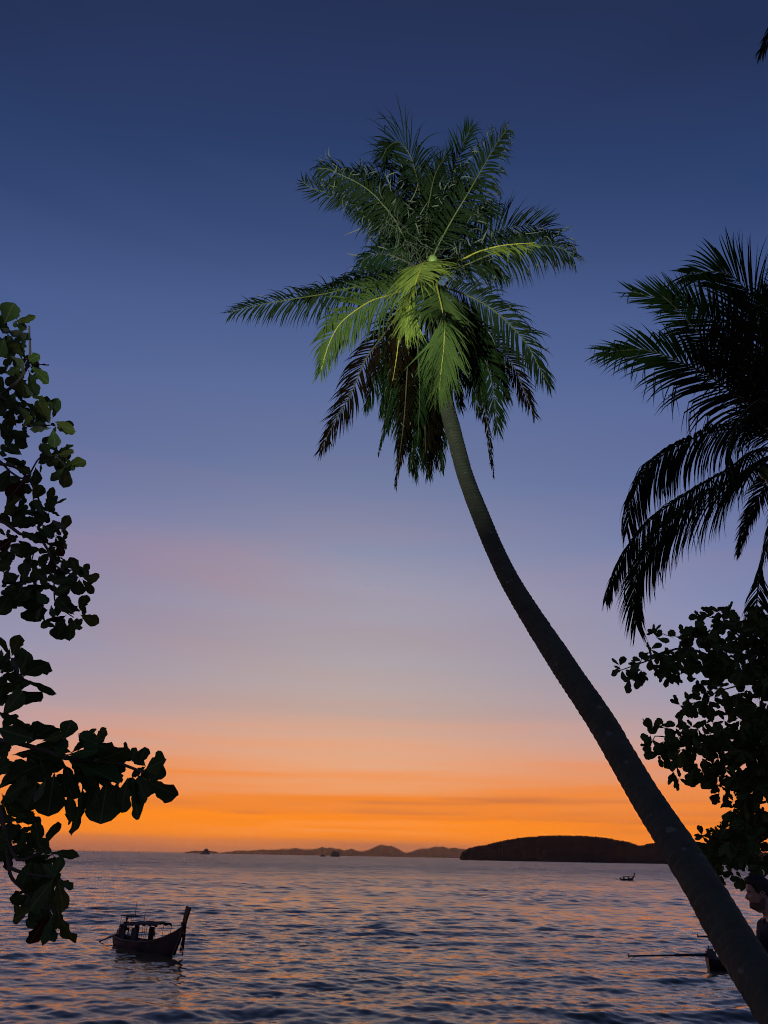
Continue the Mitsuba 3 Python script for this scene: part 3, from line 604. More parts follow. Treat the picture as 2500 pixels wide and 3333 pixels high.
def place_leaf(holder, base, tip, wide, mat, rng_, part=True, roll=None):
    """base and tip are points in the world; the blade is turned so that it shows about this width (relative to its length)."""
    ax = tip - base
    L = np.linalg.norm(ax)
    x = ax / L
    view = unit(base - CAM)
    full = .70
    c = np.clip(wide / full, .12, 1)
    a = math.acos(c) * (1 if rng_.random() < .5 else -1) if roll is None else roll
    side = unit(np.cross(view, x))                                          # lies across the line of sight
    nrm = np.cross(x, side)
    if nrm @ view > 0:
        nrm, side = -nrm, -side
    y = math.cos(a) * side + math.sin(a) * nrm
    z = np.cross(x, y)
    if rng_.random() < .3:
        y, z = -y, -z
    m = np.eye(4)
    kx = L
    m[:3, 0], m[:3, 1], m[:3, 2], m[:3, 3] = x * kx, y * kx * max(1.0, min(wide / full, 1.5)), z * kx, base
    v = rng_.integers(0, len(LEAVES))
    if part:
        if (v, mat) not in LEAF_PLY:
            LEAF_PLY[v, mat] = mikit.ply(LEAVES[v][:2], mat, smooth=True, uv=LEAVES[v][2])
        scene[key_for(holder + '__leaf')] = {**LEAF_PLY[v, mat], 'to_world': T(m.tolist())}
    else:
        V, F, UV_ = LEAVES[v]
        LOOSE.setdefault((holder, mat), []).append((V @ m[:3, :3].T + m[:3, 3], F, UV_))


LOOSE = {}


def crop(ox, oy, sc, depth, rows):
    """Leaves read off an enlarged piece of the photograph: base and tip in that piece, shown width, material."""
    out = []
    for bx, by, tx, ty, w, m in rows:
        out.append((ox + bx / sc, oy + by / sc, ox + tx / sc, oy + ty / sc, w, m, depth))
    return out


MAT = {'d': 'almond_dark', 'g': 'almond_green', 'o': 'almond_olive', 'r': 'almond_red', 'p': 'almond_pale'}
A = 'sea_almond_tree'
labels[A] = {'label': 'sea almond tree reaching in from the left edge with large single leaves', 'category': 'tree', 'group': 'sea almond trees'}
L_ = []
L_ += crop(0, 950, 4.1475, 7.0, [(60, 430, 180, 165, .95, 'd'), (170, 410, 452, 325, .35, 'o'), (-10, 490, 390, 655, .33, 'p'), (-20, 560, 70, 900, .6, 'd'), (150, 640, 325, 738, .3, 'd'), (300, 905, 165, 670, .5, 'o'), (352, 935, 305, 730, .3, 'g'),
    (148, 868, 352, 1035, .42, 'p'), (365, 940, 515, 860, .75, 'g'), (480, 968, 642, 1006, .15, 'r'), (400, 1000, 662, 1205, .5, 'g'), (385, 1055, 470, 1385, .45, 'd'), (325, 1000, 95, 1085, .5, 'd'), (300, 1140, 315, 1425, .55, 'o'),
    (365, 1375, 618, 1490, .3, 'o'), (250, 1440, 512, 1562, .2, 'g'), (680, 1780, 515, 1490, .5, 'o'), (708, 1720, 770, 1450, .42, 'd'), (725, 1750, 1012, 1862, .5, 'o'), (680, 1790, 500, 1640, .25, 'g'), (660, 1805, 420, 1790, .4, 'd'),
    (690, 1835, 420, 1845, .35, 'p'), (715, 1850, 740, 2080, .75, 'd'), (255, 1545, 425, 1700, .42, 'd'), (225, 1825, 130, 1660, .5, 'o'), (300, 1835, 430, 1690, .45, 'o'), (100, 1840, 385, 1935, .3, 'g'), (-10, 1760, 160, 1990, .7, 'd'),
    (160, 1900, 330, 2080, .6, 'd'), (330, 760, 280, 600, .4, 'd'), (60, 620, 0, 860, .7, 'd'), (120, 1000, -30, 1090, .7, 'd'), (60, 1300, -40, 1120, .6, 'd'), (130, 1320, 0, 1500, .7, 'd'), (200, 1340, 120, 1570, .6, 'd'), (90, 1500, -20, 1660, .8, 'd'),
    (230, 1560, 70, 1690, .6, 'd'), (330, 1250, 420, 1390, .45, 'p'), (760, 1790, 880, 1850, .5, 'p'), (520, 1650, 560, 1800, .5, 'o'), (20, 300, -40, 480, .7, 'd'), (420, 900, 500, 960, .5, 'p')])
L_ += crop(0, 1450, 4.1475, 7.0, [(740, 110, 980, 18, .3, 'g'), (740, 130, 982, 108, .4, 'o'), (900, 285, 1145, 195, .62, 'o'), (905, 290, 860, 555, .66, 'o'), (880, 285, 690, 455, .5, 'd'), (700, 170, 555, -10, .65, 'd'), (560, 180, 568, 352, .16, 'd'),
    (850, 175, 630, 235, .5, 'd'), (480, 290, 480, 510, .62, 'd'), (300, 130, 110, 10, .75, 'd'), (20, 180, 315, 222, .38, 'g'), (350, 440, 125, 705, .7, 'r'), (300, 700, 55, 800, .6, 'o'), (340, 760, 215, 945, .6, 'r'), (320, 830, 70, 915, .5, 'o'),
    (440, 735, 560, 550, .85, 'o'), (645, 810, 690, 575, .5, 'o'), (680, 812, 892, 738, .2, 'o'), (640, 880, 805, 930, .3, 'g'), (590, 985, 345, 860, .42, 'p'), (600, 1000, 275, 1070, .6, 'd'), (690, 1010, 855, 1100, .5, 'p'), (825, 1185, 935, 960, .6, 'o'),
    (560, 1050, 690, 1250, .55, 'd'), (555, 1300, 325, 1160, .45, 'g'), (600, 1330, 885, 1318, .4, 'o'), (560, 1390, 300, 1430, .6, 'g'), (660, 1365, 775, 1570, .4, 'g'), (560, 1560, 335, 1590, .6, 'd'), (540, 1530, 690, 1720, .4, 'd'), (690, 1490, 720, 1710, .5, 'r'),
    (1080, 1775, 960, 1525, .6, 'd'), (1100, 1745, 1200, 1608, .62, 'o'), (1100, 1770, 1335, 1800, .6, 'o'), (1105, 1800, 1265, 1980, .5, 'o'), (1070, 1800, 1060, 2000, .85, 'd'), (1040, 1785, 715, 1840, .5, 'd'), (970, 1905, 755, 1990, .5, 'd'), (660, 1700, 850, 1740, .4, 'd'),
    (650, 1880, 470, 1690, .6, 'd'), (640, 1880, 360, 1960, .6, 'd'), (310, 1830, 345, 1600, .8, 'd'), (310, 1830, 90, 1910, .3, 'd'), (180, 1560, -30, 1640, .85, 'd'), (190, 1250, -20, 1390, .8, 'r'), (200, 1120, 10, 940, .5, 'd'), (310, 1490, 160, 1400, .6, 'd'),
    (880, 150, 960, 260, .5, 'o'), (200, 220, 380, 360, .6, 'o'), (130, 300, -20, 600, .7, 'd'), (600, 950, 480, 740, .5, 'd'), (470, 1080, 660, 1250, .35, 'g'), (700, 1090, 830, 1190, .45, 'p'), (740, 1210, 890, 1280, .35, 'g'), (860, 1290, 880, 1400, .4, 'o'),
    (780, 1290, 860, 1480, .5, 'r'), (500, 820, 580, 980, .5, 'd'), (800, 1500, 900, 1580, .3, 'o'), (430, 560, 520, 480, .4, 'o'), (230, 1280, 420, 1370, .5, 'd'), (80, 1180, 200, 1290, .7, 'd'), (40, 1700, 190, 1830, .8, 'd'), (200, 1900, 100, 2080, .8, 'd'), (420, 1940, 300, 2080, .7, 'd'), (120, 100, 20, 0, .6, 'g')])
L_ += crop(0, 1900, 2.765, 7.0, [(420, 170, 205, 180, .55, 'd'), (400, 185, 248, 315, .62, 'd'), (670, 280, 520, 130, .75, 'd'), (715, 250, 778, 115, .65, 'o'), (720, 280, 882, 350, .7, 'o'), (650, 325, 635, 505, .55, 'd'), (585, 330, 500, 502, .72, 'd'),
    (660, 335, 705, 425, .6, 'o'), (600, 285, 465, 325, .4, 'r'), (480, 300, 385, 390, .6, 'd'), (100, 60, 0, 260, .7, 'd'), (220, 60, 60, 200, .7, 'd'), (140, 120, 0, 160, .7, 'o'), (330, 60, 420, 170, .6, 'd'), (640, 0, 560, 110, .6, 'd'), (460, 190, 470, 300, .5, 'd'), (380, 190, 335, 320, .3, 'p')])
L_ += crop(0, 1900, 2.765, 5.2, [(105, 655, 175, 470, .72, 'o'), (90, 655, 18, 490, .3, 'g'), (195, 840, 438, 690, .62, 'g'), (180, 815, 250, 630, .7, 'd'), (210, 858, 498, 968, .24, 'g'), (175, 835, 130, 680, .42, 'p'), (165, 868, 0, 990, .6, 'o'), (95, 800, 0, 880, .5, 'd'),
    (-60, 1060, 328, 1030, .24, 'g'), (130, 770, -20, 700, .4, 'g'), (60, 680, -30, 760, .6, 'd'), (-80, 1130, 20, 940, .6, 'd')])
L_ += crop(0, 2300, 2.765, 3.9, [(-60, 30, 268, 175, .22, 'd'), (-40, 190, 270, 290, .62, 'd'), (235, 335, 478, 150, .6, 'g'), (375, 312, 560, 262, .52, 'o'), (570, 300, 640, 140, 1.0, 'd'), (700, 255, 862, 225, .35, 'g'), (850, 310, 945, 205, .65, 'o'), (115, 435, 565, 375, .42, 'd'),
    (600, 432, 862, 385, .34, 'g'), (545, 410, 1025, 692, .27, 'g'), (860, 432, 995, 322, .5, 'g'), (850, 485, 1115, 415, .5, 'o'), (1000, 492, 1195, 470, .3, 'g'), (1180, 470, 1138, 325, .25, 'd'), (1185, 500, 1210, 385, .5, 'd'), (1250, 525, 1305, 390, .65, 'd'),
    (1295, 575, 1490, 480, .62, 'g'), (1285, 640, 1568, 815, .42, 'g'), (1190, 620, 1232, 988, .32, 'd'), (1235, 600, 1292, 840, .42, 'd'), (1150, 640, 1080, 940, .55, 'd'), (965, 690, 905, 1025, .95, 'd'), (1000, 690, 1060, 945, .7, 'd'), (745, 700, 692, 1125, .24, 'd'),
    (630, 740, 650, 1032, .33, 'd'), (490, 590, 435, 948, .72, 'd'), (560, 485, 705, 795, .42, 'g'), (420, 640, 335, 850, .4, 'p'), (-20, 735, 325, 510, .62, 'g'), (255, 660, 92, 808, .5, 'd'), (330, 700, 240, 900, .65, 'd'), (15, 780, 150, 990, .5, 'g'), (110, 810, 318, 890, .55, 'd'),
    (180, 960, 305, 955, .45, 'g'), (130, 1030, 355, 1012, .35, 'd'), (860, 560, 960, 690, .6, 'd'), (760, 560, 880, 720, .5, 'g'), (440, 560, 520, 500, .6, 'g'), (800, 460, 860, 520, .5, 'o'), (1120, 560, 960, 540, .5, 'd'), (1130, 560, 1010, 640, .6, 'd'), (620, 320, 500, 440, .6, 'd'),
    (120, 300, -20, 420, .8, 'd'), (60, 420, -30, 600, .8, 'd'), (160, 500, 0, 560, .7, 'd'), (360, 480, 420, 620, .6, 'd'), (240, 560, 180, 740, .6, 'd'), (720, 270, 880, 340, .6, 'd'), (640, 420, 740, 560, .5, 'd'), (860, 330, 1040, 400, .6, 'd'), (1060, 380, 1180, 440, .6, 'd'), (30, 860, -30, 1060, .8, 'd'),
    (560, 640, 600, 800, .7, 'd'), (820, 720, 780, 900, .7, 'd'), (880, 760, 840, 930, .6, 'd')])
L_ += crop(0, 2650, 4.9167, 3.7, [(650, 570, 555, 165, .5, 'o'), (700, 510, 905, 140, .42, 'o'), (790, 615, 1230, 685, .36, 'o'), (620, 590, 180, 610, .3, 'g'), (520, 700, 370, 1115, .6, 'd'), (880, 1010, 955, 705, .55, 'd'), (870, 1025, 480, 1510, .5, 'd'), (880, 1020, 400, 1190, .35, 'd'),
    (925, 1030, 1040, 1490, .52, 'o'), (915, 1040, 1150, 1200, .45, 'd'), (915, 1520, 1135, 2070, .33, 'o'), (870, 1560, 645, 2055, .38, 'd'), (800, 1560, 490, 2030, .5, 'r'), (520, 1490, 240, 1690, .55, 'o'), (430, 1280, 200, 1450, .62, 'd'), (380, 1215, 295, 1265, .25, 'd'), (190, 640, 120, 880, .62, 'r'),
    (-10, 720, 190, 560, .7, 'd'), (400, 260, 330, 560, .5, 'd'), (340, 340, 220, 470, .4, 'g'), (560, 180, 420, 240, .5, 'd'), (540, 660, 690, 560, .6, 'd'), (720, 700, 740, 580, .5, 'd'), (740, 720, 960, 740, .5, 'd'), (660, 780, 880, 980, .6, 'd'), (840, 1080, 780, 1460, .5, 'd'), (600, 1480, 680, 1700, .7, 'd'),
    (200, 100, 60, 330, .8, 'd'), (120, 220, -30, 420, .8, 'd'), (260, 200, 160, 400, .6, 'd'), (150, 420, -20, 560, .8, 'd'), (320, 180, 230, 240, .5, 'g'), (60, 560, -40, 740, .8, 'd'), (260, 480, 180, 700, .7, 'd'), (460, 320, 520, 560, .7, 'd'), (400, 560, 300, 720, .6, 'd'), (500, 1000, 620, 1060, .5, 'd'), (520, 760, 660, 940, .7, 'd')])
lr = np.random.default_rng(42)
for bx, by, tx, ty, w, m, dep in L_:
    d0 = dep + lr.normal(0, .10) * dep / 5
    b = at(bx, by, d0)
    tl = math.hypot(tx - bx, ty - by) * dep / FOC
    tip_ = at(tx, ty, d0 + lr.normal(0, .25) * tl)
    place_leaf(A, b, b + (tip_ - b) * 1.08, w, MAT[m], lr)
BEHIND = []
for bx, by, tx, ty, w, m, dep in L_:                                        # the leaves further in, half hidden by the first ones
    for k in range(3):
        a, ln = lr.uniform(0, 6.28), math.hypot(tx - bx, ty - by) * lr.uniform(.55, .85)
        mx, my = .6 * bx + .4 * tx - 12 * 7 / dep, .6 * by + .4 * ty
        ex, ey = mx + ln * math.cos(a), my + ln * math.sin(a)
        inside = any((min(q[0], q[2]) - 6 < ex < max(q[0], q[2]) + 6) and (min(q[1], q[3]) - 6 < ey < max(q[1], q[3]) + 6) for q in L_)
        if inside:
            BEHIND.append((mx, my, ex, ey, dep))
for k, (bx, by, ex, ey, dep) in enumerate(BEHIND):
    dz = dep + lr.uniform(.12, .4)
    place_leaf(A, at(bx, by, dz), at(ex, ey, dz + lr.normal(0, .05)), lr.uniform(.4, .75), 'almond_dark', lr, used.get(A + '__leaf', 0) < 299)


def branch(holder, pts, r0, r1, n=40, name='branch'):
    q = even_path([list(at(*p)) for p in pts], n)
    rel = meshkit.fbm(q * 6, 3, 2) - .5
    scene[key_for(holder + '__' + name)] = mikit.ply(tube(q, np.linspace(r0, r1, n) * (1 + .3 * rel), 8), 'twig_bark', smooth=True)


branch(A, [(-1500, 4600, 6.2), (-1150, 3600, 6.3), (-900, 2600, 6.6), (-700, 1700, 7.2), (-520, 1100, 7.6)], .24, .07, 120, 'trunk')
for pts, r0, r1 in [([(-700, 1700, 7.2), (-300, 1500, 7.1), (0, 1290, 7.05), (90, 1190, 7.0), (95, 1060, 7.0)], .05, .008), ([(0, 1290, 7.0), (60, 1330, 7.0), (100, 1385, 7.0), (165, 1384, 7.0)], .014, .006),
                    ([(-700, 1700, 7.2), (-200, 1640, 7.1), (0, 1695, 7.0), (60, 1735, 7.0), (140, 1765, 7.0), (180, 1840, 7.0), (255, 1880, 7.0)], .05, .007), ([(0, 1500, 7.0), (40, 1540, 7.0), (85, 1555, 7.0), (130, 1490, 7.0), (180, 1485, 7.0), (215, 1517, 7.0)], .012, .005),
                    ([(-300, 1500, 7.1), (0, 1510, 7.0), (80, 1545, 7.0), (115, 1600, 7.0), (150, 1690, 7.0)], .03, .006), ([(180, 1840, 7.0), (176, 1920, 7.0), (186, 1970, 7.0), (240, 2010, 7.0)], .009, .005), ([(-200, 1640, 7.1), (0, 1960, 7.0), (80, 1890, 7.0), (110, 1800, 7.0)], .02, .006),
                    ([(-900, 2600, 6.6), (-400, 2300, 5.6), (0, 2175, 5.2), (65, 2205, 5.2)], .05, .008), ([(0, 2175, 5.2), (35, 2140, 5.2)], .01, .006), ([(-900, 2600, 6.6), (-400, 2420, 4.6), (0, 2410, 3.95), (200, 2465, 3.9), (310, 2478, 3.9), (430, 2490, 3.9), (470, 2515, 3.9)], .06, .007),
                    ([(-400, 2420, 4.6), (-60, 2560, 3.9), (20, 2720, 3.75), (60, 2800, 3.7), (140, 2770, 3.7)], .03, .007), ([(20, 2720, 3.75), (29, 2822, 3.7), (40, 2860, 3.7), (75, 2895, 3.7), (120, 2950, 3.7), (185, 2960, 3.7)], .011, .006), ([(29, 2822, 3.7), (60, 2836, 3.7), (120, 2850, 3.7), (178, 2855, 3.7)], .009, .006),
                    ([(120, 2400, 3.9), (60, 2380, 3.92)], .008, .005)]:
    branch(A, pts, r0, r1)
fr = []
ball = trimesh.creation.icosphere(2, 1.0)
for x, y, d in [(205 / 4.1475, 950 + 445 / 4.1475, 7), (450 / 4.1475, 950 + 935 / 4.1475, 7), (985 / 4.1475, 1450 + 305 / 4.1475, 7), (880 / 4.1475, 1450 + 1230 / 4.1475, 7), (715 / 4.1475, 1450 + 865 / 4.1475, 7), (715 / 2.765, 1900 + 348 / 2.765, 7), (690 / 2.765, 1900 + 335 / 2.765, 7),
                (200 / 2.765, 1900 + 910 / 2.765, 5.2), (970 / 2.765, 2300 + 515 / 2.765, 3.9), (1050 / 2.765, 2300 + 720 / 2.765, 3.85), (140 / 2.765, 2300 + 1100 / 2.765, 3.8)]:
    scene[key_for(A + '__fruit')] = mikit.ply((ball.vertices * [.018, .018, .024] * (d / 6) + at(x, y, d), ball.faces), 'almond_green', smooth=True)

# the dark tree below the right palm, further off
B = 'sea_almond_tree_001'
labels[B] = {'label': 'nearly black sea almond tree behind the palm trunk at the right edge', 'category': 'tree', 'group': 'sea almond trees'}
br = np.random.default_rng(55)


def rosette(x, y, depth, n, size, lean, part):
    """A whorl of leaves at a twig's end; lean is the direction (in degrees, 0 = right, 90 = down) the twig points."""
    c = at(x, y, depth)
    for k in range(n):
        a = math.radians(lean) + br.normal(0, 1.15)
        ln = size * br.uniform(.75, 1.2)
        dx, dy = math.cos(a) * ln, math.sin(a) * ln + .18 * size
        tip = at(x + dx * FOC / depth, y + dy * FOC / depth, depth + br.normal(0, .35) * ln)
        if np.linalg.norm(tip - c) > .3 * size:
            place_leaf(B, c, tip, br.uniform(.3, .68), MAT[br.choice(list('ddddddgo'))], br, part)


EDGE = []
for cx, cy, sc, rows in [(1980, 1950, 3.19, [(140, 735, 90), (120, 690, 200), (225, 830, 80), (255, 820, 100), (300, 690, 190), (310, 790, 100), (345, 640, 240), (345, 740, 60), (440, 600, 200), (440, 520, 250), (500, 400, 260), (485, 345, 230), (530, 560, 90), (555, 690, 90), (580, 760, 120), (620, 790, 100),
        (680, 760, 80), (740, 740, 70), (830, 720, 80), (700, 390, 270), (745, 370, 280), (850, 340, 220), (900, 290, 250), (960, 180, 200), (1050, 150, 260), (1160, 120, 260), (1270, 110, 250), (930, 760, 190), (920, 820, 200), (970, 870, 110), (1010, 950, 120), (1080, 840, 90), (1170, 900, 90), (1230, 990, 100),
        (1330, 980, 90), (1440, 970, 80), (1050, 1060, 60), (1100, 1020, 30), (1000, 1050, 150), (890, 1090, 120), (930, 1140, 70), (870, 1040, 270), (770, 1140, 90), (740, 1100, 190), (820, 1090, 160), (1430, 1040, 250), (1330, 1130, 220), (1240, 1180, 230), (1220, 1180, 170), (980, 640, 60), (1040, 690, 90), (950, 1010, 190),
        (1500, 1040, 250), (1600, 1010, 250), (1410, 1080, 200)]),
        (2060, 2300, 3.77, [(250, 250, 200), (330, 240, 260), (380, 260, 320), (220, 350, 180), (240, 400, 170), (200, 470, 190), (230, 500, 140), (320, 580, 110), (390, 580, 80), (500, 560, 80), (560, 290, 250), (600, 280, 280), (720, 250, 250), (800, 270, 270), (900, 210, 250), (980, 200, 290), (1120, 170, 250),
        (1150, 100, 230), (640, 480, 90), (720, 520, 60), (880, 470, 80), (580, 650, 180), (540, 720, 200), (500, 800, 180), (560, 880, 110), (650, 860, 80), (750, 760, 80), (860, 800, 100), (920, 860, 100), (970, 900, 80), (1050, 850, 40), (1060, 960, 150), (1060, 1060, 120), (1110, 1080, 90), (1210, 1000, 70),
        (1230, 1160, 190), (1200, 1270, 100), (1240, 1240, 110), (1340, 1190, 70), (1390, 1130, 60), (1480, 1120, 80), (1540, 1160, 170), (1400, 1380, 210), (1480, 1310, 220), (1300, 1430, 230), (1220, 1450, 240), (1170, 1480, 230), (1560, 1240, 190), (1120, 740, 80), (1290, 720, 90), (1180, 620, 90)]),
        (2200, 2600, 5.53, [(520, 670, 190), (470, 660, 190), (620, 680, 250), (760, 620, 270), (860, 560, 250), (960, 500, 250), (1040, 480, 270), (1120, 460, 270), (1240, 380, 220), (1360, 300, 230), (1420, 240, 220), (540, 800, 110), (560, 900, 100), (600, 1000, 100), (960, 1120, 70), (800, 1100, 110), (700, 1180, 90),
        (790, 1320, 80), (810, 1360, 90), (1060, 1020, 110), (1160, 1060, 100), (1260, 1080, 80), (1340, 980, 50), (1300, 1260, 40), (1500, 1200, 100), (1620, 1240, 90), (1600, 1100, 90), (1180, 1420, 180), (720, 1220, 100)])]:
    EDGE += [(cx + x / sc, cy + y / sc, a) for x, y, a in rows]
for x, y, a in EDGE:
    dep = 9.4 + br.normal(0, .35)
    rosette(x, y, dep, 4 if br.random() < .6 else 3, .15, a, used.get(B + '__leaf', 0) < 296)
MASS = [[(2140, 2150), (2250, 2060), (2300, 2010), (2370, 1990), (2440, 2000), (2620, 1980), (2620, 2270), (2430, 2250), (2360, 2200), (2290, 2180), (2250, 2180), (2140, 2170)],
        [(2150, 2400), (2230, 2395), (2300, 2370), (2390, 2350), (2440, 2270), (2620, 2250), (2620, 2600), (2450, 2590), (2400, 2530), (2330, 2500), (2300, 2460), (2200, 2440), (2150, 2430)],
        [(2310, 2715), (2380, 2690), (2450, 2640), (2620, 2560), (2620, 2830), (2480, 2770), (2370, 2770), (2320, 2790), (2305, 2740)], [(2230, 2540), (2260, 2510), (2330, 2480), (2440, 2560), (2480, 2600), (2400, 2600), (2330, 2540)]]
import shapely.geometry as sg
for poly, cnt in zip(MASS, (115, 180, 100, 16)):
    pg = sg.Polygon(poly)
    x0, y0, x1, y1 = pg.bounds
    got = 0
    while got < cnt:
        x, y = br.uniform(x0, x1), br.uniform(y0, y1)
        if pg.contains(sg.Point(x, y)):
            rosette(x, y, 9.6 + br.normal(0, .6), 6, .16, br.uniform(0, 360), False)
            got += 1
for (hold, mt), ps in LOOSE.items():
    k_ = key_for(hold + '__foliage')
    scene[k_] = mikit.ply(join([q[:2] for q in ps]), mt, smooth=True, uv=np.vstack([q[2] for q in ps]))
    labels[k_] = {'kind': 'stuff'}
branch(B, [(3400, 4300, 9.5), (3150, 3500, 9.6), (2950, 2900, 9.7), (2850, 2500, 9.8), (2750, 2150, 9.8)], .22, .07, 100, 'trunk')
for pts, r0, r1 in [([(2850, 2500, 9.8), (2600, 2300, 9.7), (2450, 2220, 9.6), (2340, 2150, 9.5), (2220, 2110, 9.4), (2110, 2150, 9.4), (2025, 2180, 9.4)], .05, .006), ([(2600, 2300, 9.7), (2440, 2100, 9.6), (2330, 2020, 9.5)], .03, .006), ([(2450, 2220, 9.6), (2340, 2250, 9.5), (2290, 2280, 9.4), (2220, 2295, 9.4)], .012, .005),
                    ([(2950, 2900, 9.7), (2640, 2520, 9.7), (2450, 2450, 9.6), (2250, 2420, 9.5), (2140, 2395, 9.4), (2120, 2420, 9.4)], .05, .006), ([(2450, 2450, 9.6), (2340, 2500, 9.5), (2300, 2540, 9.4), (2220, 2500, 9.4)], .02, .005), ([(2640, 2520, 9.7), (2460, 2580, 9.6), (2400, 2620, 9.5)], .02, .006),
                    ([(2950, 2900, 9.7), (2600, 2740, 9.6), (2450, 2720, 9.5), (2330, 2725, 9.4), (2290, 2722, 9.4)], .04, .006), ([(2450, 2720, 9.5), (2400, 2770, 9.4), (2360, 2778, 9.4)], .009, .005), ([(2425, 2812, 9.4), (2432, 2828, 9.4), (2455, 2835, 9.4)], .006, .004), ([(2136, 2054, 9.4), (2150, 2060, 9.4), (2190, 2075, 9.4)], .006, .004)]:
    branch(B, pts, r0, r1)

# ------------------------------------------------------------------ longtail boats
hard_mat('boat_wood', [.006, .005, .005], [.015, .012, .010], 4, .55, .4)
hard_mat('boat_paint', [.003, .0035, .004], [.008, .008, .009], 3, .45, .5)
hard_mat('boat_trim', [.05, .043, .036], [.09, .075, .06], 4, .5, .4)
hard_mat('canopy_cloth', [.018, .019, .021], [.042, .043, .046], 3, .85, .2)
hard_mat('engine_metal', [.008, .008, .008], [.022, .022, .022], 8, .4, .6)
hard_mat('ribbon_cloth', [.02, .008, .009], [.06, .025, .02], 9, .8, .2)
hard_mat('skin_far', [.10, .07, .05], [.14, .10, .07], 9, .7, .2)
hard_mat('cloth_far', [.015, .016, .02], [.03, .03, .035], 9, .9, .1)


def box(x0, x1, y0, y1, z0, z1):
    m = trimesh.creation.box(extents=[x1 - x0, y1 - y0, z1 - z0])
    return m.vertices + [(x0 + x1) / 2, (y0 + y1) / 2, (z0 + z1) / 2], m.faces


def hull_stations(L, beam, n=40):
    """Stern at x = 0, stem at x = L; the sheer climbs towards the bow."""
    s = np.linspace(0, 1, n)
    half = beam / 2 * np.interp(s, [0, .08, .25, .5, .7, .85, .95, 1], [.62, .74, .93, 1, .86, .55, .22, .035])
    sheer = np.interp(s, [0, .2, .45, .65, .82, .93, 1], [.86, .70, .72, .92, 1.38, 1.85, 2.3])
    keel = np.interp(s, [0, .1, .8, .93, 1], [-.20, -.32, -.34, -.10, .35])
    xk = s * L - np.interp(s, [0, .7, .9, 1], [0, .1, .5, 1.05])                     # the stem rakes forward
    return s, half, sheer, keel, xk


def make_hull(L, beam):
    s, half, sheer, keel, xk = hull_stations(L, beam)
    n = len(s)
    outer, inner = [], []
    q = np.linspace(-1, 1, 17)
    for k in range(n):
        for store, off in ((outer, 0.0), (inner, .05)):
            h, kz = max(half[k] - off, .01), keel[k] + off * 1.6
            t = np.abs(q)
            y = np.sign(q) * h * t ** .62
            z = kz + (sheer[k] - kz) * t ** 2.0
            x = xk[k] + (s[k] * L - xk[k]) * t
            store.append(np.stack([x, y, z], 1))
    o, i_ = np.array(outer), np.array(inner)
    m = len(q)
    idx = np.arange(n * m).reshape(n, m)
    f = np.stack([idx[:-1, :-1], idx[:-1, 1:], idx[1:, 1:], idx[1:, :-1]], -1).reshape(-1, 4)
    top = []
    for e in (0, m - 1):
        a = idx[:, e]
        top.append(np.stack([a[:-1], a[1:], a[1:] + n * m, a[:-1] + n * m], 1))
    transom = [(o[0], None)]
    tv = np.vstack([o[0], [[0, 0, (sheer[0] + keel[0]) / 2]]])
    tf = np.stack([np.arange(m - 1), np.arange(1, m), np.full(m - 1, m)], 1)
    tf = np.vstack([tf, [[m - 1, 0, m]]])
    return join([(np.vstack([o.reshape(-1, 3), i_.reshape(-1, 3)]), np.vstack([f, f[:, ::-1] + n * m] + top)), (tv, tf)])


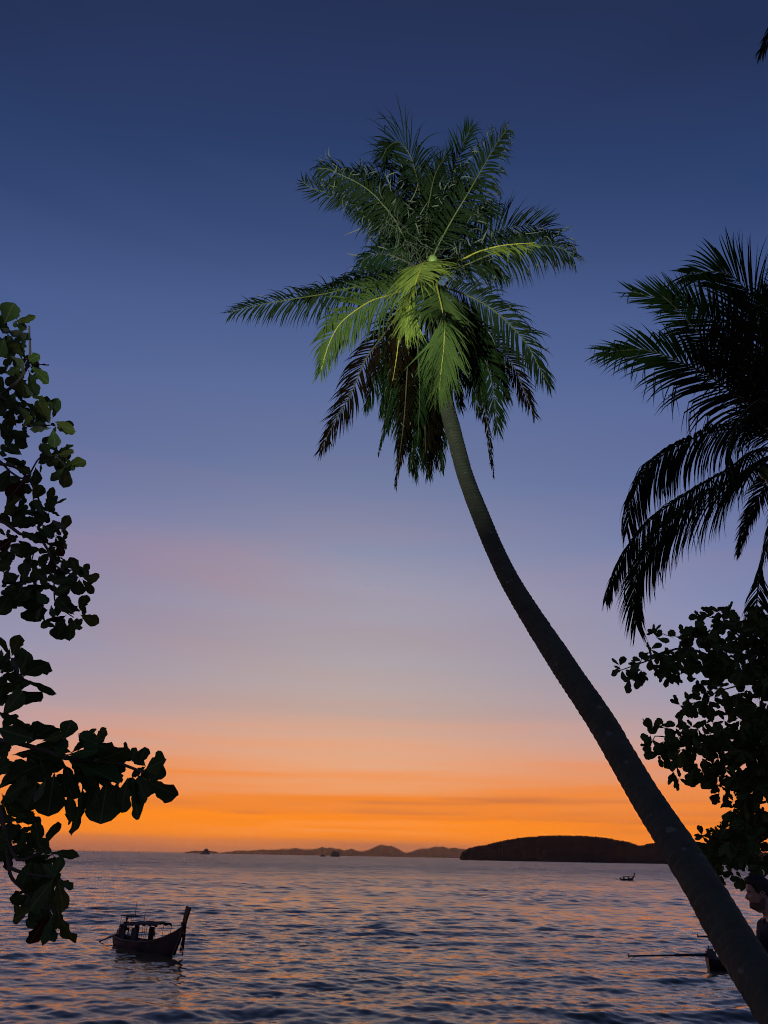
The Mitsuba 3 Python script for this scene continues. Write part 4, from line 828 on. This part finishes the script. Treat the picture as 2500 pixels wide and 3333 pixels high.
def longtail(name, stern, bow, label, L=9.6, beam=1.9, size=1.0, canopy=True, tower=True, tail=True, ribbons=True, tail_up=0.0, tail_len=5.2, tail_side=0.0, group='longtail boats on the bay', hull=True):
    k0 = key_for(name)
    d = (np.array(bow) - np.array(stern))[:2]
    a = math.degrees(math.atan2(d[1], d[0]))
    W = T().translate([float(stern[0]), float(stern[1]), 0.0]).rotate([0, 0, 1], a).scale(size)
    labels[k0] = {'label': label, 'category': 'boat', 'group': group}

    def put(part, parts, mat, smooth=30):
        scene[key_for(k0 + '__' + part)] = mikit.ply(join(parts) if isinstance(parts, list) else parts, mat, smooth=smooth, to_world=W)
    s, half, sheer, keel, xk = hull_stations(L, beam)
    put('hull', make_hull(L, beam), 'boat_paint')
    for sg_ in (1, -1):
        rail = np.stack([s * L, sg_ * (half + .015), sheer + .01], 1)
        put('rub_rail', tube(even_path(rail, 60), .035, 6), 'boat_trim', True)
        low = np.stack([s * L - .1 * s, sg_ * (half * .965 + .012), sheer - .20 - .12 * s], 1)[2:-3]
        put('rub_strake', tube(even_path(low, 50), .022, 6), 'boat_wood', True)
    # stem post: a long flat prow blade that leans forward and widens at its end
    pr = even_path([(L - 1.07, 0, .1), (L - .52, 0, 1.15), (L + .02, 0, 2.25), (L + .25, 0, 3.0), (L + .5, 0, 3.8)], 24)
    wx = np.interp(np.linspace(0, 1, 24), [0, .4, .6, 1], [.18, .20, .20, .34])
    wy = np.linspace(.11, .075, 24)
    vs = np.concatenate([pr + np.stack([sx * wx, sy * wy, -.12 * sx * wx], 1) for sx, sy in ((-1, -1), (1, -1), (1, 1), (-1, 1))]).reshape(4, 24, 3).transpose(1, 0, 2).reshape(-1, 3)
    ii = np.arange(23)[:, None] * 4
    fs = np.concatenate([np.stack([ii[:, 0] + j, ii[:, 0] + (j + 1) % 4, ii[:, 0] + 4 + (j + 1) % 4, ii[:, 0] + 4 + j], 1) for j in range(4)] + [[[0, 3, 2, 1], [92, 93, 94, 95]]])
    put('prow', (vs, fs), 'boat_wood')
    for x in (1.2, 3.2, 5.2, 7.0):
        hh = float(np.interp(x / L, s, half)) - .03
        zz = float(np.interp(x / L, s, sheer)) - .22
        put('thwart', box(x - .13, x + .13, -hh, hh, zz - .03, zz), 'boat_wood')
    put('floorboards', box(.3, L * .8, -.42 * beam / 2, .42 * beam / 2, -.06, -.02), 'boat_wood')
    if canopy:
        x0, x1, hb = 1.5, 8.2, beam / 2 * .92
        u, v = np.meshgrid(np.linspace(0, 1, 26), np.linspace(-1, 1, 13), indexing='ij')
        X = x0 + (x1 - x0) * u
        crown = 1.95 + .16 * np.sin(np.pi * np.clip(u * .8 + .05, 0, 1)) + .40 * u
        Z = crown - .20 * v ** 2 - .10 * (np.abs(v) > .9) * (1 + .5 * np.sin(u * 40)) + .02 * np.sin(u * 23 + v * 5)
        Y = v * hb * (1 - .12 * u)
        P3 = np.stack([X, Y, Z], -1).reshape(-1, 3)
        i4 = np.arange(26 * 13).reshape(26, 13)
        f4 = np.stack([i4[:-1, :-1], i4[:-1, 1:], i4[1:, 1:], i4[1:, :-1]], -1).reshape(-1, 4)
        put('canopy', [(P3, f4), (P3 - [0, 0, .03], f4[:, ::-1])], 'canopy_cloth')
        for x in (1.6, 3.3, 5.1, 6.6, 8.0):
            for sg_ in (1, -1):
                hb2 = float(np.interp(x / L, s, half)) - .04
                z0, z1 = float(np.interp(x / L, s, sheer)) - .05, 1.82 + .08 * math.sin(math.pi * (x - x0) / (x1 - x0)) + .36 * (x - x0) / (x1 - x0)
                put('canopy_post', tube(np.array([[x, sg_ * hb2, z0], [x, sg_ * hb * .94, z1]]), .025, 6), 'boat_wood', True)
        for xa, xb in ((1.6, 2.45), (4.1, 4.95)):                           # rolled side curtains
            for sg_ in (1, -1):
                h1 = float(np.interp(xa / L, s, half)) - .05
                put('side_curtain', box(xa, xb, sg_ * h1 - .03, sg_ * h1 + .03, .62, 1.78), 'canopy_cloth')
    if tower:
        for x in (1.25, 3.3):
            for sg_ in (1, -1):
                put('tower_post', tube(np.array([[x, sg_ * .62, .6], [x, sg_ * .62, 2.55]]), .02, 6), 'engine_metal', True)
        u, v = np.meshgrid(np.linspace(0, 1, 8), np.linspace(-1, 1, 7), indexing='ij')
        P3 = np.stack([1.05 + 2.4 * u, .72 * v, 2.62 - .07 * v ** 2 + .03 * np.sin(u * 3.1)], -1).reshape(-1, 3)
        i4 = np.arange(56).reshape(8, 7)
        f4 = np.stack([i4[:-1, :-1], i4[:-1, 1:], i4[1:, 1:], i4[1:, :-1]], -1).reshape(-1, 4)
        put('tower_roof', [(P3, f4), (P3 - [0, 0, .06], f4[:, ::-1])], 'canopy_cloth')
        for x, y, z0, z1 in ((1.75, .5, 2.6, 3.6), (2.05, .3, 2.6, 3.75), (5.2, -.4, 2.0, 3.25)):
            put('aerial', tube(np.array([[x, y, z0], [x + .02, y, z1]]), np.array([.018, .008]), 5), 'engine_metal', True)
        put('lantern', tube(np.array([[6.1, .3, 1.2], [6.1, .3, 1.32], [6.1, .3, 1.5], [6.1, .3, 1.62]]), np.array([.06, .09, .08, .03]), 8), 'engine_metal', True)
    if tail:
        y0 = tail_side
        e0 = np.array([.25, y0, 1.05])
        put('engine', [box(.0, .75, y0 - .22, y0 + .22, .9, 1.32), box(.12, .6, y0 - .16, y0 + .16, 1.32, 1.5), tube(np.array([[.35, y0 + .25, 1.2], [.35, y0 + .25, 1.7]]), .04, 6)], 'engine_metal')
        e1 = e0 + np.array([-tail_len, 0, -1.35 + tail_up])
        put('tail_shaft', [tube(np.array([e0, e0 + .42 * (e1 - e0)]), .11, 8), tube(np.array([e0 + .42 * (e1 - e0), e1]), np.array([.075, .06]), 8)], 'engine_metal')
        sk = e0 + .9 * (e1 - e0)
        put('skeg', tube(np.array([sk, e1 + [.1, 0, -.3]]), .022, 5), 'engine_metal', True)
        bl = []
        for k in range(3):
            an = k * 2.094
            bl.append(tube(np.array([e1, e1 + [0, .11 * math.sin(an), .11 * math.cos(an)], e1 + [.03, .23 * math.sin(an), .23 * math.cos(an)]]), np.array([.02, .06, .02]), 6))
        put('propeller', bl, 'engine_metal', True)
        put('tiller', tube(even_path([e0 + [.6, 0, .2], e0 + [1.3, .05, .35], e0 + [2.0, .05, .32]], 10), .025, 6), 'engine_metal', True)
    if ribbons:
        rb, r_ = [], np.random.default_rng(5)
        for k in range(26):
            p0 = np.array([L + .02 + r_.uniform(-.08, .16), r_.uniform(-.16, .16), 2.4 + r_.uniform(-.35, .35)])
            ln = r_.uniform(.8, 2.2)
            p = np.array([p0 + [.10 * math.sin(m * .9 + k) + .12 * min(m / 4, 1), .05 * math.cos(m + k), -ln * m / 8] for m in range(9)])
            rb.append(tube(even_path(p, 12), np.linspace(.045, .03, 12), 4))
        gar = np.array([[L + .02 + .25 * math.cos(t), .2 * math.sin(t), 2.5 + .06 * math.sin(2 * t)] for t in np.linspace(0, 2 * math.pi, 20)])
        rb.append(tube(gar, .06, 6, cap=False))
        put('bow_ribbons', rb, 'ribbon_cloth', True)
        labels[k0 + '__bow_ribbons'] = {'label': 'cloth ribbons hanging from the prow'}
    return k0, W


s1, b1 = on_level(380, 3077, 0), on_level(563, 3113, 0)
boat1, W1 = longtail('longtail_boat', s1, b1, 'dark longtail boat with canopy and tall prow on the near water at lower left', L=float(np.linalg.norm((b1 - s1)[:2])) + 1.05)
longtail('longtail_boat', on_level(2019, 2866, 0), on_level(2060, 2867, 0), 'small far longtail boat with raised prow below the headland', L=7.4, beam=1.5, size=.83, tower=False, ribbons=False, tail_len=4.4)
longtail('longtail_boat', on_level(2306, 3155, 0), on_level(2306, 3155, 0) + np.array([9.0, -1.2, 0]), 'dark longtail boat half hidden behind the palm trunk with long motor shaft raised', L=9.0, canopy=False, tower=False, ribbons=False, tail_up=1.05, tail_len=6.6)
longtail('longtail_boat', on_level(2385, 3090, 0), on_level(2385, 3090, 0) + np.array([9.0, -.4, 0]), 'moored boat behind the palm trunk of which only the shaft end shows', L=8.6, canopy=False, tower=False, ribbons=False, tail_up=1.4, tail_len=3.6)
longtail('longtail_boat', on_level(1683, 2803, 0), on_level(1691, 2803.3, 0), 'speck of a boat far out below the left end of the headland', L=10, size=1.2, tower=False, ribbons=False, tail=False)

# ------------------------------------------------------------------ people


def blob(joints, bones, refine=.03, rounds=12):
    """A continuous body: each bone is the hull of the spheres at its joints; the union is refined and smoothed."""
    parts = []
    for a, b in bones:
        pts = []
        for j in (a, b):
            p, r = np.array(joints[j][:3]), joints[j][3]
            sc = joints[j][4] if len(joints[j]) > 4 else (1, 1, 1)
            m = trimesh.creation.icosphere(2, 1.0)
            pts.append(m.vertices * r * np.array(sc) + p)
        parts.append(manifold3d.Manifold.hull_points(np.vstack(pts).astype(np.float32)))
    u = manifold3d.Manifold.batch_boolean(parts, manifold3d.OpType.Add).refine_to_length(refine)
    m = u.to_mesh()
    tm = trimesh.Trimesh(m.vert_properties[:, :3], m.tri_verts, process=True)
    trimesh.smoothing.filter_taubin(tm, iterations=rounds)
    return tm


# the boatman at the stern of the near boat: seated, seen small and dark
pk = key_for('person')
J = {'hip': (.72, .0, .98, .15), 'belly': (.74, 0, 1.18, .15), 'chest': (.80, 0, 1.42, .16, (.8, 1.15, 1)), 'neck': (.84, 0, 1.62, .06), 'head': (.87, 0, 1.78, .105, (1, .85, 1.15)), 'shl': (.80, .19, 1.5, .07), 'shr': (.80, -.19, 1.5, .07),
     'ell': (.98, .25, 1.28, .05), 'elr': (1.0, -.22, 1.28, .05), 'hal': (1.2, .14, 1.2, .045), 'har': (1.22, -.1, 1.22, .045), 'kl': (1.15, .16, .98, .075), 'kr': (1.15, -.16, .98, .075), 'al': (1.18, .16, .58, .05), 'ar': (1.18, -.16, .58, .05), 'fl': (1.32, .16, .55, .04), 'fr': (1.32, -.16, .55, .04)}
BN = [('hip', 'belly'), ('belly', 'chest'), ('chest', 'neck'), ('neck', 'head'), ('chest', 'shl'), ('chest', 'shr'), ('shl', 'ell'), ('shr', 'elr'), ('ell', 'hal'), ('elr', 'har'), ('hip', 'kl'), ('hip', 'kr'), ('kl', 'al'), ('kr', 'ar'), ('al', 'fl'), ('ar', 'fr')]
lift = np.array([.35, 0, .45])
tm = blob(J, BN, .05, 8)
Wp = W1
scene[pk + '__body'] = mikit.ply((tm.vertices + lift, tm.faces), 'skin_far', smooth=True, to_world=Wp)
sh = blob({k: (*v[:3], v[3] + .025, *v[4:]) for k, v in J.items()}, [('hip', 'belly'), ('belly', 'chest'), ('chest', 'shl'), ('chest', 'shr'), ('shl', 'ell'), ('shr', 'elr'), ('hip', 'kl'), ('hip', 'kr')], .06, 6)
scene[pk + '__clothes'] = mikit.ply((sh.vertices + lift, sh.faces), 'cloth_far', smooth=True, to_world=Wp)
cap_ = trimesh.creation.icosphere(2, 1.0)
cv = cap_.vertices * [.125, .11, .11] + [.85, 0, 1.83]
scene[pk + '__hair'] = mikit.ply((cv + lift, cap_.faces), 'cloth_far', smooth=True, to_world=Wp)
labels[pk] = {'label': 'dark seated boatman at the stern under the raised roof of the near boat', 'category': 'person'}

# the man behind the palm trunk, in profile, looking out to the left
hard_mat('skin', [.20, .125, .085], [.27, .17, .115], 30, .5, .35)
hard_mat('hair_dark', [.008, .006, .005], [.020, .015, .012], 60, .7, .3)
hard_mat('stubble', [.060, .040, .029], [.105, .070, .050], 90, .7, .2)
hard_mat('shirt_navy', [.003, .005, .013], [.007, .010, .024], 40, .85, .15)
hard_mat('trousers_dark', [.010, .010, .012], [.022, .022, .025], 40, .9, .1)
hard_mat('shoe_dark', [.012, .010, .009], [.03, .026, .022], 30, .6, .3)
hard_mat('eye_white', [.16, .15, .14], [.2, .19, .18], 40, .25, .5)
hard_mat('eye_dark', [.010, .007, .005], [.02, .014, .01], 40, .2, .5)
mk = key_for('person')
labels[mk] = {'label': 'bearded man with short dark hair and navy shirt behind the palm trunk facing left', 'category': 'person'}
GROUND = 6.12                                                              # the bank already falls a little where he stands
FEET = np.array([*at(2497, 2950, 6.0)[:2], GROUND])
HEADZ = float(at(2445, 2957, 6.0)[2]) - GROUND                               # chin height above the ground
YAW = math.radians(167)                                               # faces left and a little towards the viewer


def turn(v, yaw=YAW):
    c, s = math.cos(yaw), math.sin(yaw)
    v = np.asarray(v)
    return np.stack([c * v[:, 0] - s * v[:, 1], s * v[:, 0] + c * v[:, 1], v[:, 2]], 1)


def head_mesh():
    """x forward, z up from the chin (0) to the crown (.235); rings of points round the skull with brow, nose, lips, chin and jaw."""
    zs = np.concatenate([np.linspace(-.03, .0, 4), np.linspace(.006, .235, 60)])
    front = np.interp(zs, [-.03, -.012, 0, .012, .028, .040, .048, .054, .060, .068, .076, .098, .118, .132, .150, .185, .215, .230, .235],
                      [.030, .060, .083, .092, .090, .083, .090, .0865, .091, .086, .088, .089, .086, .093, .094, .086, .056, .022, .004])
    back = np.interp(zs, [-.03, .02, .05, .08, .12, .16, .195, .22, .235], [-.058, -.060, -.066, -.082, -.098, -.101, -.088, -.050, -.004])
    halfw = np.interp(zs, [-.03, -.01, .0, .02, .05, .08, .11, .14, .17, .20, .22, .235], [.050, .052, .050, .056, .064, .069, .074, .077, .076, .063, .040, .004])
    n = 72
    th = np.linspace(0, 2 * np.pi, n, endpoint=False)
    V = []
    for z, f, b, w in zip(zs, front, back, halfw):
        cx, rx = (f + b) / 2, (f - b) / 2
        c, s = np.cos(th), np.sin(th)
        e = 2.15 if z < .05 else 2.3
        x = cx + rx * np.sign(c) * np.abs(c) ** (2 / e)
        y = w * np.sign(s) * np.abs(s) ** (2 / e)
        if z < .03:                                                        # chin narrower than the jaw corners
            x = np.where(c > 0, cx + (x - cx) * (1 - .25 * np.clip(np.abs(y) / w, 0, 1) ** 2), x)
        fr = np.clip(c, 0, 1)
        nose = np.interp(z, [.058, .066, .074, .086, .104, .120, .128], [0, .017, .031, .026, .015, .006, 0])
        x = x + nose * np.exp(-(y / np.interp(z, [.06, .075, .12], [.016, .013, .009])) ** 2) * (fr > .2)
        sock = np.exp(-((z - .113) / .011) ** 2) * (np.exp(-((np.abs(y) - .032) / .015) ** 2))
        x = x - .013 * sock * (fr > .15)
        brow = np.exp(-((z - .131) / .007) ** 2) * np.exp(-((np.abs(y) - .030) / .02) ** 2)
        x = x + .005 * brow * (fr > .15)
        cheek = np.exp(-((z - .085) / .018) ** 2) * np.exp(-((np.abs(y) - .045) / .018) ** 2)
        x = x + .006 * cheek * (fr > .1)
        mouth = np.exp(-((z - .0535) / .0028) ** 2) * np.exp(-(y / .024) ** 2)
        x = x - .005 * mouth * (fr > .2)
        V.append(np.stack([x, y, np.full(n, z)], 1))
    m = len(zs)
    V = np.vstack(V + [[[V[0][:, 0].mean(), 0, zs[0]]], [[V[-1][:, 0].mean(), 0, zs[-1] + .001]]])
    i, j = np.meshgrid(np.arange(m - 1), np.arange(n), indexing='ij')
    q = np.stack([i * n + j, i * n + (j + 1) % n, (i + 1) * n + (j + 1) % n, (i + 1) * n + j], -1).reshape(-1, 4)
    k = np.arange(n)
    f = np.vstack([q[:, [0, 1, 2]], q[:, [0, 2, 3]], np.stack([np.full(n, m * n), (k + 1) % n, k], 1), np.stack([np.full(n, m * n + 1), (m - 1) * n + k, (m - 1) * n + (k + 1) % n], 1)])
    return V, f


hv_, hf_ = head_mesh()
HO = np.array([.045, 0, HEADZ])                                            # where the chin line stands over the feet


def man(part, v, f, mat, smooth=True, label=None):
    k_ = key_for(mk + '__' + part)
    scene[k_] = mikit.ply((turn(np.asarray(v)) + FEET, f), mat, smooth=smooth)
    if label:
        labels[k_] = {'label': label}


zc = HEADZ
MJ = {'neck1': (.0, 0, zc + .06, .062), 'neck0': (-.03, 0, zc - .075, .068), 'chest': (-.01, 0, zc - .24, .125, (1.0, 1.25, 1)), 'belly': (-.0, 0, zc - .45, .115, (.85, 1.2, 1)), 'hip': (-.03, 0, zc - .62, .12, (.9, 1.2, 1)),
      'shl': (-.01, .185, zc - .155, .066), 'shr': (-.01, -.185, zc - .155, .066), 'ell': (-.02, .235, zc - .46, .046), 'elr': (-.02, -.235, zc - .46, .046), 'wrl': (.06, .215, zc - .70, .030), 'wrr': (.06, -.215, zc - .70, .030),
      'pal': (.085, .205, zc - .78, .034, (1, .55, 1)), 'par': (.085, -.205, zc - .78, .034, (1, .55, 1)), 'thl': (-.03, .09, zc - .70, .088), 'thr': (-.03, -.09, zc - .70, .088), 'knl': (.0, .10, .46, .058), 'knr': (.0, -.10, .46, .058),
      'anl': (-.04, .10, .09, .042), 'anr': (-.04, -.10, .09, .042), 'tol': (.13, .105, .035, .033), 'tor': (.13, -.105, .035, .033)}
MB = [('neck1', 'neck0'), ('neck0', 'chest'), ('chest', 'belly'), ('belly', 'hip'), ('chest', 'shl'), ('chest', 'shr'), ('neck0', 'shl'), ('neck0', 'shr'), ('shl', 'ell'), ('shr', 'elr'), ('ell', 'wrl'), ('elr', 'wrr'), ('wrl', 'pal'), ('wrr', 'par'),
      ('hip', 'thl'), ('hip', 'thr'), ('thl', 'knl'), ('thr', 'knr'), ('knl', 'anl'), ('knr', 'anr'), ('anl', 'tol'), ('anr', 'tor')]
for sd, y0 in (('l', 1), ('r', -1)):                                       # five fingers on each hand, slightly curled
    px_, py_, pz_ = MJ['pa' + sd][:3]
    for q_, (dx, ln) in enumerate([(.030, .062), (.012, .072), (-.007, .068), (-.025, .052)]):
        MJ[f'f{sd}{q_}a'] = (px_ + dx, py_, pz_ - .030, .0105)
        MJ[f'f{sd}{q_}b'] = (px_ + dx * 1.25, py_ - .004 * y0, pz_ - .030 - ln * .6, .0092)
        MJ[f'f{sd}{q_}c'] = (px_ + dx * 1.25 + .004, py_ - .022 * y0, pz_ - .030 - ln, .0082)
        MB += [('pa' + sd, f'f{sd}{q_}a'), (f'f{sd}{q_}a', f'f{sd}{q_}b'), (f'f{sd}{q_}b', f'f{sd}{q_}c')]
    MJ[f't{sd}a'], MJ[f't{sd}b'] = (px_ + .045, py_ - .012 * y0, pz_ - .005, .0115), (px_ + .055, py_ - .022 * y0, pz_ - .042, .0095)
    MB += [('pa' + sd, f't{sd}a'), (f't{sd}a', f't{sd}b')]
body = blob(MJ, MB, .016, 6)
hm = manifold3d.Manifold(manifold3d.Mesh((hv_ + HO).astype(np.float32), hf_.astype(np.uint32)))
bm = manifold3d.Manifold(manifold3d.Mesh(np.asarray(body.vertices, np.float32), np.asarray(body.faces, np.uint32)))
whole = (hm + bm) if hm.status() == manifold3d.Error.NoError and bm.status() == manifold3d.Error.NoError else None
if whole is None or whole.is_empty():
    bv, bf = join([(body.vertices, body.faces), (hv_ + HO, hf_)])
else:
    wm = whole.to_mesh()
    bv, bf = wm.vert_properties[:, :3], wm.tri_verts
man('body', bv, bf, 'skin', 40)
# hair: clipped sides that fade out, a fuller swept top
hd = hv_ + HO
cz, cxx = hv_[:, 2], hv_[:, 0]
n_out = unit(hv_ - np.array([-.005, 0, .12]))
up_s = np.clip((cz - .145) / .05, 0, 1)
up_s = up_s * up_s * (3 - 2 * up_s)
grow = .004 + .018 * up_s + .010 * up_s * np.clip((cxx - .0) / .07, 0, 1)
hairline = .106 + .072 * np.clip((cxx - .035) / .03, 0, 1) - .040 * np.clip((-.02 - cxx) / .05, 0, 1)
grow = grow * np.clip((cz - hairline) / .018, 0, 1)
tuft = (meshkit.noise(hv_ * [120, 140, 70], 3) - .5) * .010 * (cz > .165)
keep = grow > .0015
fk = keep[hf_].all(1)
man('hair', hd + n_out * (grow + tuft * (grow > .004))[:, None], hf_[fk], 'hair_dark')
bz = (hv_[:, 2] < np.interp(hv_[:, 0], [-.03, .0, .03, .06, .1], [.10, .085, .050, .046, .050])) & (hv_[:, 2] > -.015) & (hv_[:, 0] > -.03) & ~((np.abs(hv_[:, 1]) < .02) & (hv_[:, 2] > .047) & (hv_[:, 2] < .060))
must = (hv_[:, 0] > .075) & (hv_[:, 2] > .058) & (hv_[:, 2] < .066) & (np.abs(hv_[:, 1]) < .027)
fk = (bz | must)[hf_].all(1)
man('beard', hd + n_out * .0025, hf_[fk], 'stubble')
for sg_ in (1, -1):
    el_ = trimesh.creation.icosphere(2, 1.0)
    man('eye', el_.vertices * .0100 + HO + [.070, sg_ * .031, .112], el_.faces, 'eye_white')
    man('iris', el_.vertices * [.003, .0055, .0055] + HO + [.0785, sg_ * .0315, .112], el_.faces, 'eye_dark')
    man('eyebrow', *tube(even_path([HO + [.090, sg_ * .012, .128], HO + [.091, sg_ * .030, .133], HO + [.078, sg_ * .050, .129]], 10), np.array([.003, .0042, .0045, .0045, .004, .004, .0035, .003, .0025, .002]), 6), 'hair_dark')
    er = even_path([(-.012, 0, .088), (-.020, 0, .105), (-.024, 0, .124), (-.012, 0, .136), (.003, 0, .128), (.002, 0, .112), (-.004, 0, .098), (-.010, 0, .090)], 30)
    er = er + HO + np.array([.0, sg_ * .080, -.004])
    er[:, 1] += sg_ * np.clip((-.004 - (er[:, 0] - HO[0])) * .5, 0, .02)
    man('ear', *join([tube(er, .0048, 8), (el_.vertices * [.010, .004, .016] + HO + [-.008, sg_ * .078, .106], el_.faces)]), 'skin')
SB = [('neck0s', 'chest'), ('chest', 'belly'), ('belly', 'hip'), ('chest', 'shl'), ('chest', 'shr'), ('neck0s', 'shl'), ('neck0s', 'shr'), ('shl', 'ell'), ('shr', 'elr'), ('ell', 'wrl'), ('elr', 'wrr')]
SJ = {k: (*v[:3], v[3] + .016, *v[4:]) for k, v in MJ.items()}
SJ['neck0s'] = (-.035, 0, zc - .115, .078)
shirt = blob(SJ, SB, .02, 6)
sn = (meshkit.fbm(shirt.vertices * 14, 3, 4) - .5)[:, None] * shirt.vertex_normals * .014
man('shirt', shirt.vertices + sn, shirt.faces, 'shirt_navy')
cr = []
for th in np.linspace(-2.75, 2.75, 40):
    cr.append([[-.030 + .074 * math.cos(th) * 1.0, .076 * math.sin(th), zc - .105 + .012 * math.cos(th)], [-.028 + .078 * math.cos(th), .079 * math.sin(th), zc - .052 - .018 * math.cos(th)], [-.030 + .098 * math.cos(th), .100 * math.sin(th), zc - .098 - .018 * math.cos(th)]])
cr = np.array(cr)
ic = np.arange(120).reshape(40, 3)
man('collar', cr.reshape(-1, 3), np.stack([ic[:-1, :-1], ic[:-1, 1:], ic[1:, 1:], ic[1:, :-1]], -1).reshape(-1, 4), 'shirt_navy')
TB = [('hip', 'thl'), ('hip', 'thr'), ('thl', 'knl'), ('thr', 'knr'), ('knl', 'anl'), ('knr', 'anr')]
tr_ = blob({k: (*v[:3], v[3] + .02, *v[4:]) for k, v in MJ.items()}, TB, .03, 6)
man('trousers', tr_.vertices, tr_.faces, 'trousers_dark')
for sg_ in (1, -1):
    sh_ = blob({'h': (-.06, sg_ * .10, .05, .05), 'm': (.04, sg_ * .10, .045, .048), 't': (.15, sg_ * .105, .035, .040)}, [('h', 'm'), ('m', 't')], .015, 5)
    man('shoe', sh_.vertices, sh_.faces, 'shoe_dark')

# ------------------------------------------------------------------ birds far off, and the floodlight's own lamp body
def bird(x, y, dist, span, bank, label):
    k_ = key_for('bird')
    c = at_range(x, y, dist)
    bd = trimesh.creation.icosphere(2, 1.0)
    up_ = np.array([0, 0, 1.0])
    fw = unit(np.array([math.cos(bank), math.sin(bank), .1]))
    sd = np.cross(fw, up_)
    scene[k_ + '__body'] = mikit.ply((bd.vertices[:, :1] * fw * span * .22 + bd.vertices[:, 1:2] * sd * span * .05 + bd.vertices[:, 2:] * up_ * span * .05 + c, bd.faces), 'cloth_far', smooth=True)
    for s_ in (1, -1):
        p = [c, c + s_ * sd * span * .25 + up_ * span * .13, c + s_ * sd * span * .5 + up_ * span * .04 - fw * span * .08]
        q = even_path(p, 8)
        w = np.linspace(.11, .02, 8)[:, None] * span
        vv = np.concatenate([q + fw * w * .5, q - fw * w * .5, q + up_ * span * .012])
        k = np.arange(7)
        ff = np.concatenate([np.stack([k, k + 1, k + 17, k + 16], 1), np.stack([k + 16, k + 17, k + 9, k + 8], 1), np.stack([k + 8, k + 9, k + 1, k], 1)])
        scene[key_for(k_ + '__wing')] = mikit.ply((vv, ff), 'cloth_far', smooth=True)
    labels[k_] = {'label': label, 'category': 'bird', 'group': 'birds over the bay'}


bird(1200, 1903, 260, .95, 2.4, 'larger of two dark birds flying left of the palm trunk')
bird(1262, 1912, 300, .8, 2.6, 'smaller bird just right of the other, left of the trunk')
bird(766, 2021, 340, .8, .4, 'lone speck of a bird at left over the lavender sky')

fk_ = 'floodlight'
ax = unit(LAMP_AIM - LAMP)
cyl = trimesh.creation.cylinder(radius=.085, height=.16, sections=28)
al = trimesh.geometry.align_vectors([0, 0, 1], ax)[:3, :3]
hole = trimesh.creation.annulus(r_min=.078, r_max=.092, height=.12, sections=28)
scene[fk_ + '__housing'] = mikit.ply(join([((cyl.vertices - [0, 0, .12]) @ al.T + LAMP, cyl.faces), ((hole.vertices) @ al.T + LAMP - ax * .03, hole.faces)]), 'engine_metal', smooth=30)
scene[fk_ + '__stake'] = mikit.ply(tube(np.array([LAMP - ax * .12, [LAMP[0] - .02, LAMP[1] - .1, 6.6], [LAMP[0] - .02, LAMP[1] - .1, 6.2]]), .018, 8), 'engine_metal', smooth=True)
labels[fk_] = {'label': 'small ground floodlight aimed up at the leaning palm', 'category': 'floodlight'}
